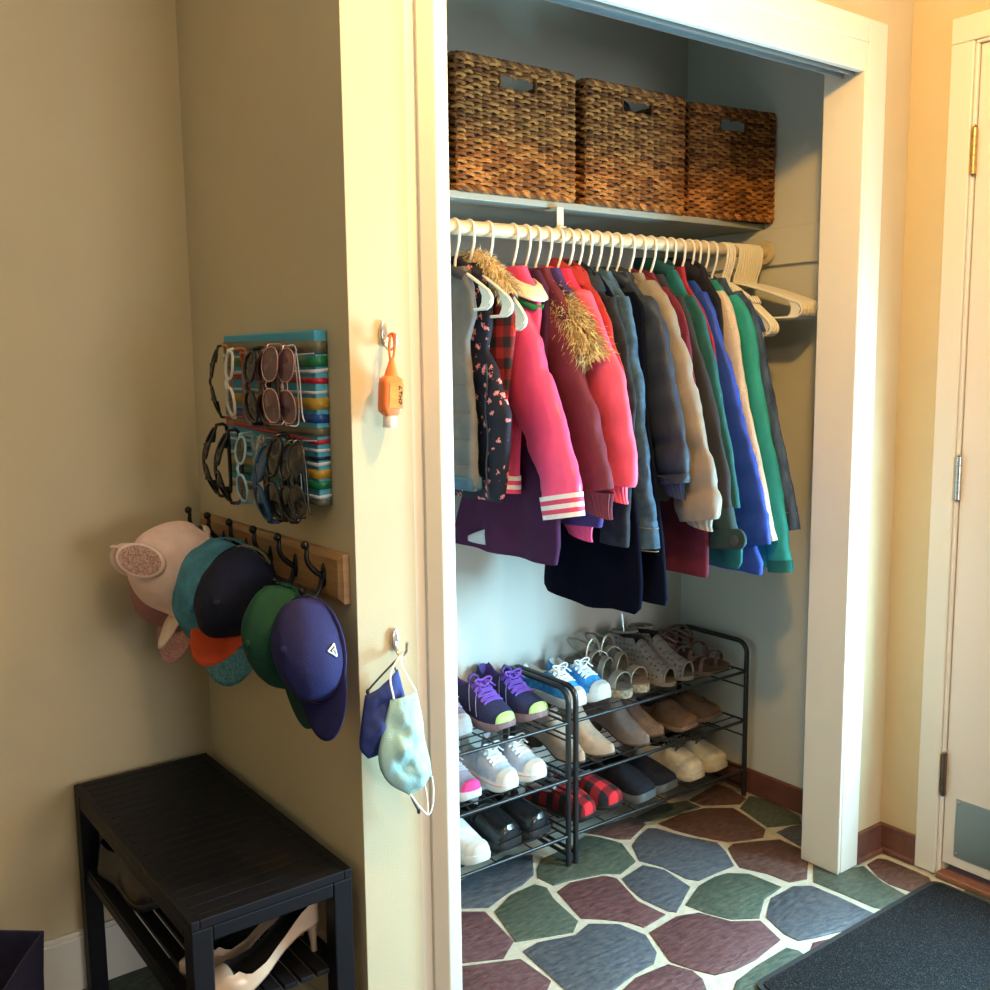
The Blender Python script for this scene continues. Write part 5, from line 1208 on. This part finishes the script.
def cap(lb, hook, f, u, crown, bill, under=None, strap=None, S=1.0, flat=1.0, sx=1.0, curve=.35, open_dark=None, hang=.104):
    """baseball cap hung by its back strap. hook: point the strap hangs on; f: way the bill points; u: way the top of the crown points"""
    f = Vector(f).normalized(); u = Vector(u); u = (u - f * u.dot(f)).normalized(); ey = -f; ex = ey.cross(u)
    base = Vector(hook) - ey * hang * S
    t = thing('baseball_cap', lb, 'cap', base, group='caps on the hook rail')
    R3 = Matrix((ex, ey, u)).transposed(); t.rotation_euler = R3.to_euler()
    rx, ry, rh = .083 * S * sx, .098 * S, .118 * S * flat
    mb = MB(); rings = []; n = 48
    def rad(k): return max(.0, 1 - k ** 2.3) ** .5
    rs = random.Random(len(lb)); sd = rs.uniform(0, 9)
    for shell in (0, 1):
        for i in range(17):
            k = i / 16 if shell == 0 else 1 - i / 16
            q = max(.015, rad(k)); ring = []
            for j in range(n):
                a = 2 * pi * j / n; z = rh * k
                arch = max(0, cos(a - pi / 2)) ** 6 if True else 0
                zz = max(z, (.030 * S) * (max(0, 1 - ((a - pi / 2 + pi) % (2 * pi) - pi) ** 2 / .26)) ** .5 if abs((a - pi / 2 + pi) % (2 * pi) - pi) < .51 else z)
                w = 1 - .018 * shell + .085 * noise.noise(Vector((cos(a) * 1.5 + sd, sin(a) * 1.5, k * 1.9))) - .012 * (1 if j % 8 == 0 else 0)
                ring.append((rx * q * cos(a) * w, ry * q * sin(a) * w, zz - .002 * shell))
            rings.append(ring)
    mb.loft(rings, False, False, loop=False); mb.build('crown', [crown], t)
    MB().tube([(rx * 1.0 * cos(a), ry * 1.0 * sin(a), .003) for a in [pi / 2 + .50 + (2 * pi - 1.0) * k / 40 for k in range(41)]], .0035, 6).build('sweatband', open_dark or crown, t)
    MB().ball((0, 0, rh + .001), (.007, .007, .004), 10).build('button', crown, t)
    mb = MB()
    mb.tube([(rx * cos(a) * 1.005, ry * sin(a) * 1.005, .006) for a in [pi / 2 - .54 + 1.08 * k / 14 for k in range(15)]], .0075, 8, flat=.25, up=(0, 0, 1)); mb.build('strap', strap or crown, t)
    def bl(p, q):
        a = lerp(-2.62, -.52, p); x0, y0 = rx * cos(a), ry * sin(a) * .99; e = sin(pi * p) ** .55
        d = .070 * S * q * e; x = x0 * (1 + .02 * q * e); y = y0 - d; s_ = x / rx
        return (x, y, .004 + .006 * q - curve * .055 * S * (s_ ** 2) * (.35 + .65 * q) + curve * .018)
    mb = MB(); mb.grid(bl, 28, 8); b = mb.build('bill', bill, t, solid=.0028)
    if under:
        mb = MB(); mb.grid(lambda p, q: tuple(v - (.0022 if i == 2 else 0) for i, v in enumerate(bl(.02 + .96 * p, .02 + .955 * q))), 28, 8); mb.build('bill_underside', under, t, solid=.0012)
    return t, (rx, ry, rh), bl
twill = lambda n, c, **k: M(n, c, **{**dict(rough=.85, var=.08, vscale=30, bump=.3, bscale=500, spec=.25), **k})
KX = W - .056
# royal blue
t, (rx, ry, rh), bl = cap('royal blue cap with small white triangle mark, hanging nearest the pier', (W - .062, .092, .945), (-.02, -.46, -1), (-.78, -.50, .10), twill('cap_royal', (.014, .015, .085)), twill('cap_royal_bill', (.006, .007, .060)), curve=.4, S=.92, flat=.86, sx=.74)
mk = MB(); c0 = (rx * .80, -.012)
def on_crown(th, k, e=.001): q = max(0, 1 - k ** 2.3) ** .5; return ((rx * q + e) * cos(th), (ry * q + e) * sin(th), rh * k)
tri = [(-.30, .30), (-.06, .34), (-.20, .50)]
for a, b in ((0, 1), (1, 2), (2, 0)): mk.tube([on_crown(lerp(tri[a][0], tri[b][0], q), lerp(tri[a][1], tri[b][1], q), .0018) for q in (0, .25, .5, .75, 1)], .0015, 6)
mk.tube([on_crown(-.24, .36, .0018), on_crown(-.19, .40, .0018), on_crown(-.15, .36, .0018), on_crown(-.19, .345, .0018)], .0012, 6)
mk.build('logo', M('logo_white', (.75, .76, .75), .6), t)
mk = MB(); mk.tube([on_crown(-1.95 + .5 * q / 6, .10, .001) for q in range(7)], .0035, 6, flat=.4); o = mk.build('front_mark', M('mark_red', (.45, .05, .08), .6), t)
# green
cap('dark green cap with pale edge between the royal blue and navy caps', (W - .070, .175, .955), (.04, -.48, -1), (-.92, -.25, .05), twill('cap_green', (.008, .055, .038)), twill('cap_green_bill', (.007, .045, .032)), under=twill('cap_grey', (.32, .33, .30)), curve=.3, S=.97, flat=.85, sx=.76)
# navy with orange bill
cap('navy cap with bright orange bill, olive back strap', (W - .058, .278, 1.002), (-.36, .30, -.90), (-.72, -.50, -.34), twill('cap_navy', (.008, .010, .028)), twill('cap_orange', (.62, .075, .020)), strap=twill('strap_olive', (.16, .14, .08)), curve=.5, S=.92, sx=.86)
# teal denim
t, _, _ = cap('blue denim cap with sparkly teal bill behind the navy cap', (W - .058, .420, 1.005), (-.02, .04, -1), (-.80, -.60, .05), twill('cap_denim', (.055, .20, .29), var=.3), glitter('glitter_teal', (.03, .16, .20), (.14, .34, .38)), curve=.4, S=1.12)
# pale pink cap with glitter ears
pkc = twill('cap_pink', (.85, .61, .53)); gp = glitter('glitter_rose', (.35, .16, .12), (.78, .50, .40)); gpd = glitter('glitter_wine', (.10, .03, .04), (.32, .14, .14))
t, (rx, ry, rh), bl = cap('pale pink cap with round glitter ears facing out', (W - .054, .541, 1.010), (-.42, -.10, -.95), (-1, .16, .30), pkc, twill('bill_cream', (.82, .64, .52)), curve=.25, flat=1.12, S=.98)
for sg, m in ((1, gp), (-1, gpd)):
    e = MB(); c = Vector((sg * .052, -.008, rh * .86)); N_ = Vector((sg * .86, -.15, .50)).normalized(); U = N_.cross(Vector((0, 1, 0))).normalized(); V = N_.cross(U)
    ring = lambda k, d: [tuple(c + U * .050 * k * cos(a) + V * .033 * k * sin(a) + N_ * d) for a in [2 * pi * j / 32 for j in range(32)]]
    e.loft([ring(.2, -.003), ring(.94, -.003), ring(1.0, 0), ring(1.0, .006), ring(.93, .009)]); er = e.build('ear', pkc, t)
    e = MB(); e.loft([ring(.86, .0085), ring(.84, .0105), ring(.3, .0115)]); e.build('glitter_patch', m, er)
mb = MB()
for a in (-.5, .5):
    mb.ball((0, 0, 0), (.006, .006, .020), 10)
    o0 = len(mb.v) - 10 * 6
    for i in range(len(mb.v) - (10 // 2 + 1) * 10, len(mb.v)):
        v = Vector(mb.v[i]) + Vector((0, 0, .018)); v = Matrix.Rotation(a, 3, 'Y') @ v; mb.v[i] = tuple(v + Vector((0, .004, rh + .002)))
mb.build('bow', pkc, t)
# dusty pink glitter cap behind
gd = glitter('glitter_pink', (.42, .18, .19), (.78, .44, .42))
cap('dusty pink glitter cap half hidden behind the pale pink cap', (W - .060, .650, .968), (-.20, -.16, -1), (-1, -.35, .12), twill('cap_dusty', (.36, .17, .17)), gd, curve=.35, S=.98)

# ------------------------------------------------------------------ pier hooks, sanitizer, masks
PY_ = .02
def stick_hook(lb, x, z):
    t = thing('adhesive_hook', lb, 'hook', (x, PY_ - .0005, z), group='adhesive hooks on the pier')
    mb = MB(); P = [(.0085 * cos(a), .021 * sin(a) * (1 if sin(a) > 0 else 1.0)) for a in [2 * pi * k / 28 for k in range(28)]]
    mb.loft([[(px * k, y, pz * k) for px, pz in P] for y, k in ((0, 1), (-.003, 1), (-.005, .85), (-.0058, .5), (-.006, .05))]); mb.build('plate', M('hook_chrome', (.72, .68, .60), .18, .85), t)
    MB().tube(catmull([(0, -.004, -.004), (0, -.006, -.014), (.001, -.012, -.024), (.004, -.020, -.026), (.008, -.026, -.018), (.009, -.027, -.006), (.009, -.028, -.002)], 24), [.0036] * 12 + [.0032] * 9 + [.0036] * 4, 9, flat=.8).build('prong', M('hook_chrome', (.72, .68, .60), .18, .85), t)
    return t
HX, HZ1, HZ2 = -1.402, 1.383, .859
HX2 = -1.395
stick_hook('small chrome adhesive hook on the pier holding the hand sanitizer', HX, HZ1)
stick_hook('small chrome adhesive hook on the pier holding the face masks', HX2, HZ2)
org = M('silicone_orange', (.85, .20, .04), .45, bump=.05, bscale=40)
t = thing('hand_sanitizer', 'orange pocket hand sanitizer bottle hanging upside down from the upper pier hook', 'bottle', (HX + .002, PY_ - .026, HZ1 - .026 + .022))
t.rotation_euler = (0, radians(4), 0)
mb = MB(); 
for sg in (-1, 1): mb.tube(catmull([(0, .001, .004), (sg * .0035, 0, -.004), (sg * .005, -.001, -.022), (sg * .002, -.002, -.042)], 14), .0022, 7)
mb.tube([(0, .012 * cos(a) - .0, -.002 + .006 * sin(a)) for a in [pi * k / 8 for k in range(9)]], .0022, 7)
mb.loft([[(hx * cos(a), -.002 + hy * sin(a), z) for a in [2 * pi * k / 20 for k in range(20)]] for z, hx, hy in ((-.036, .003, .003), (-.044, .006, .005), (-.060, .011, .009), (-.068, .013, .010))]); mb.build('loop', org, t)
def sq(hx, hy, z, n=32, p=.45): return [(hx * (abs(cos(a)) ** p) * (1 if cos(a) > 0 else -1), -.002 + hy * (abs(sin(a)) ** p) * (1 if sin(a) > 0 else -1), z) for a in [2 * pi * k / n for k in range(n)]]
MB().loft([sq(.012, .009, -.066), sq(.0185, .0125, -.071), sq(.0195, .0135, -.080), sq(.0195, .0135, -.116), sq(.0185, .013, -.124), sq(.011, .010, -.131)]).build('holder', org, t)
gelo = MB(); gelo.loft([[(x, y, z) for x, z in ((-.0105, -.078), (.0165, -.078), (.0165, -.119), (-.0105, -.119))] for y in (-.0162, -.0148)]); bb_ = gelo.build('window', M('gel_orange', (.80, .30, .08), .15, var=.15, vscale=90, coat=.5), t, bevel=.001, smooth=False)
lab = MB()
def stroke(P, r=.0011): lab.tube([(x, -.0167, z) for x, z in P], r, 5, flat=.5)
zz = -.082
for gl_ in ([(0, 0), (0, -1), (1, -.5), (0, 0)], [(0, -.5), (1, -.5), (1, 0), (1, -1)], [(0, 0), (1, 0), (.5, -.5), (1, -1), (0, -1)], [(0, -.2), (1, -1), (1, 0)]):
    stroke([(.0075 + .0055 * x, zz + .0062 * z) for x, z in gl_]); zz -= .0080
lab.build('lettering', M('ink_black', (.02, .015, .02), .6), bb_)
MB().loft([sq(.009, .009, -.130, p=.9), sq(.0115, .0115, -.134, p=.9), sq(.0115, .0115, -.149, p=.9), sq(.0105, .0105, -.151, p=.9)]).build('flip_cap', M('cap_pink_white', (.85, .74, .68), .35), t)
def mask(lb, mat, pts, y0, bulge, loops, lmat, seed, group='face masks on the pier hook', beads=()):
    """pts: left and right outline, top to bottom, in (x, z)"""
    Lp, Rp = pts; cx = sum(p[0] for p in Lp + Rp) / len(Lp + Rp); top = max(p[1] for p in Lp + Rp)
    t = thing('face_mask', lb, 'mask', (cx, y0, top), group=group)
    def fn(u, v):
        a = Vector((*catmull([(p[0], p[1], 0) for p in Lp], 20)[min(20, int(round(u * 20)))],)); b = catmull([(p[0], p[1], 0) for p in Rp], 20)[min(20, int(round(u * 20)))]
        p = a.lerp(b, v); k = sin(pi * v) ** .7 * sin(pi * (.12 + .76 * u))
        y = -bulge * k - .003 * sin(u * pi * 5 + v * 2) * k - .013 * noise.noise(Vector((p.x * 38, p.y * 30, seed))) * k - .006 * noise.noise(Vector((p.x * 90, p.y * 70, seed))) * k
        return (p.x - cx, y, p.y - top)
    MB().grid(fn, 20, 18).build('cloth', mat, t, solid=.002)
    mb = MB()
    for P in loops: MB().tube(catmull([(x - cx, y - y0, z - top) for x, y, z in P], 26), .0019, 6, flat=.6).build('ear_loop', lmat, t)
    for x, y, z in beads: MB().ball((x - cx, y - y0, z - top), (.0035, .0035, .005), 8).build('toggle', lmat, t)
px = lambda u, v, y=-.012: (-1.4345 + (u - 389.0) * .001955 * .965, .8655 - (v - 641.0) * .001955 * .985)   # along the pier face
NAVY = ([px(371, 686), px(366, 712), px(364, 732), px(372, 744)], [px(405, 669), px(409, 684), px(413, 705), px(410, 735)])
bl_l = M('loop_black', (.02, .02, .025), .8); wl = M('loop_white', (.80, .78, .74), .7)
hk2 = (HX2 + .004, PY_ - .0215, HZ2 - .0225)
q1, q2, q3 = px(372, 683), px(388, 676), px(403, 670)
mask('navy cloth face mask with black loops behind the pale one', twill('mask_navy', (.030, .050, .21)), NAVY, -.004, .022, [[(q1[0], -.006, q1[1]), (px(384, 672)[0], -.010, px(384, 672)[1]), (hk2[0], hk2[1] + .001, hk2[2])], [(hk2[0], hk2[1] + .001, hk2[2]), (px(401, 662)[0], -.007, px(401, 662)[1]), (q3[0], -.006, q3[1])],
     [(px(410, 775)[0], -.012, px(410, 775)[1]), (px(414, 790)[0], -.014, px(414, 790)[1]), (px(421, 805)[0], -.015, px(421, 805)[1])]], bl_l, 3, beads=[(px(373, 683)[0], -.006, px(373, 683)[1]), (px(421, 805)[0], -.015, px(421, 805)[1])])
PALE = ([px(390, 691), px(384, 710), px(376, 741), px(385, 765), px(407, 783)], [px(417, 688), px(423, 714), px(425, 735), px(430, 755), px(432, 771)])
mask('pale aqua cloth face mask in front of the navy one', twill('mask_aqua', (.38, .64, .64), var=.05), PALE, -.026, .020,
     [[(px(392, 690)[0], -.031, px(392, 690)[1]), (px(394, 670)[0], -.016, px(394, 670)[1]), (hk2[0], hk2[1] - .0005, hk2[2] + .003), (px(406, 664)[0], -.016, px(406, 664)[1]), (px(416, 688)[0], -.031, px(416, 688)[1])],
      [(px(407, 782)[0], -.031, px(407, 782)[1]), (px(416, 796)[0], -.032, px(416, 796)[1]), (px(425, 806)[0], -.033, px(425, 806)[1]), (px(430, 800)[0], -.033, px(430, 800)[1]), (px(432, 785)[0], -.032, px(432, 785)[1]), (px(431, 771)[0], -.031, px(431, 771)[1])],
      [(px(423, 776)[0], -.030, px(423, 776)[1]), (px(426, 792)[0], -.029, px(426, 792)[1]), (px(425, 806)[0], -.033, px(425, 806)[1])]], wl, 7)

# ------------------------------------------------------------------ light
def light(nm, kind, loc, energy, col, size=.1, target=None, sy=None, spread=None):
    l = bpy.data.lights.new(nm, kind); l.energy = energy; l.color = col
    if kind == 'AREA':
        l.size = size
        if sy: l.shape = 'RECTANGLE'; l.size_y = sy
        if spread: l.spread = spread
    elif kind in ('POINT', 'SPOT'): l.shadow_soft_size = size
    o = bpy.data.objects.new(nm, l); COL.objects.link(o); o.location = loc
    if target: o.rotation_euler = (Vector(target) - Vector(loc)).to_track_quat('-Z', 'Y').to_euler()
    return o
light('hall_lamp', 'POINT', (-1.06, -.63, 2.24), 84, (1, .54, .11), .045)
light('door_daylight', 'AREA', (.165, -.66, .79), 185, (.42, .80, 1), .52, (-1, -.66, .79), .74)
light('rear_fill', 'AREA', (-.675, -5.05, .95), 112, (.96, .97, 1), 1.3, (-.675, 0, .95), 1.3)  # soft fill added outside the made-up rear window to brighten the closet
light('room_lamp', 'POINT', (-1.80, -1.40, 2.34), 22, (1, .70, .38), .06)
w = bpy.data.worlds.new('world'); SC.world = w; w.use_nodes = True
w.node_tree.nodes['Background'].inputs[0].default_value = (.55, .7, .9, 1); w.node_tree.nodes['Background'].inputs[1].default_value = .3
vs = SC.view_settings; vs.view_transform = 'Standard'; vs.look = 'None'; vs.gamma = 1; vs.exposure = -.27
try: vs.use_curve_mapping = False
except Exception: pass
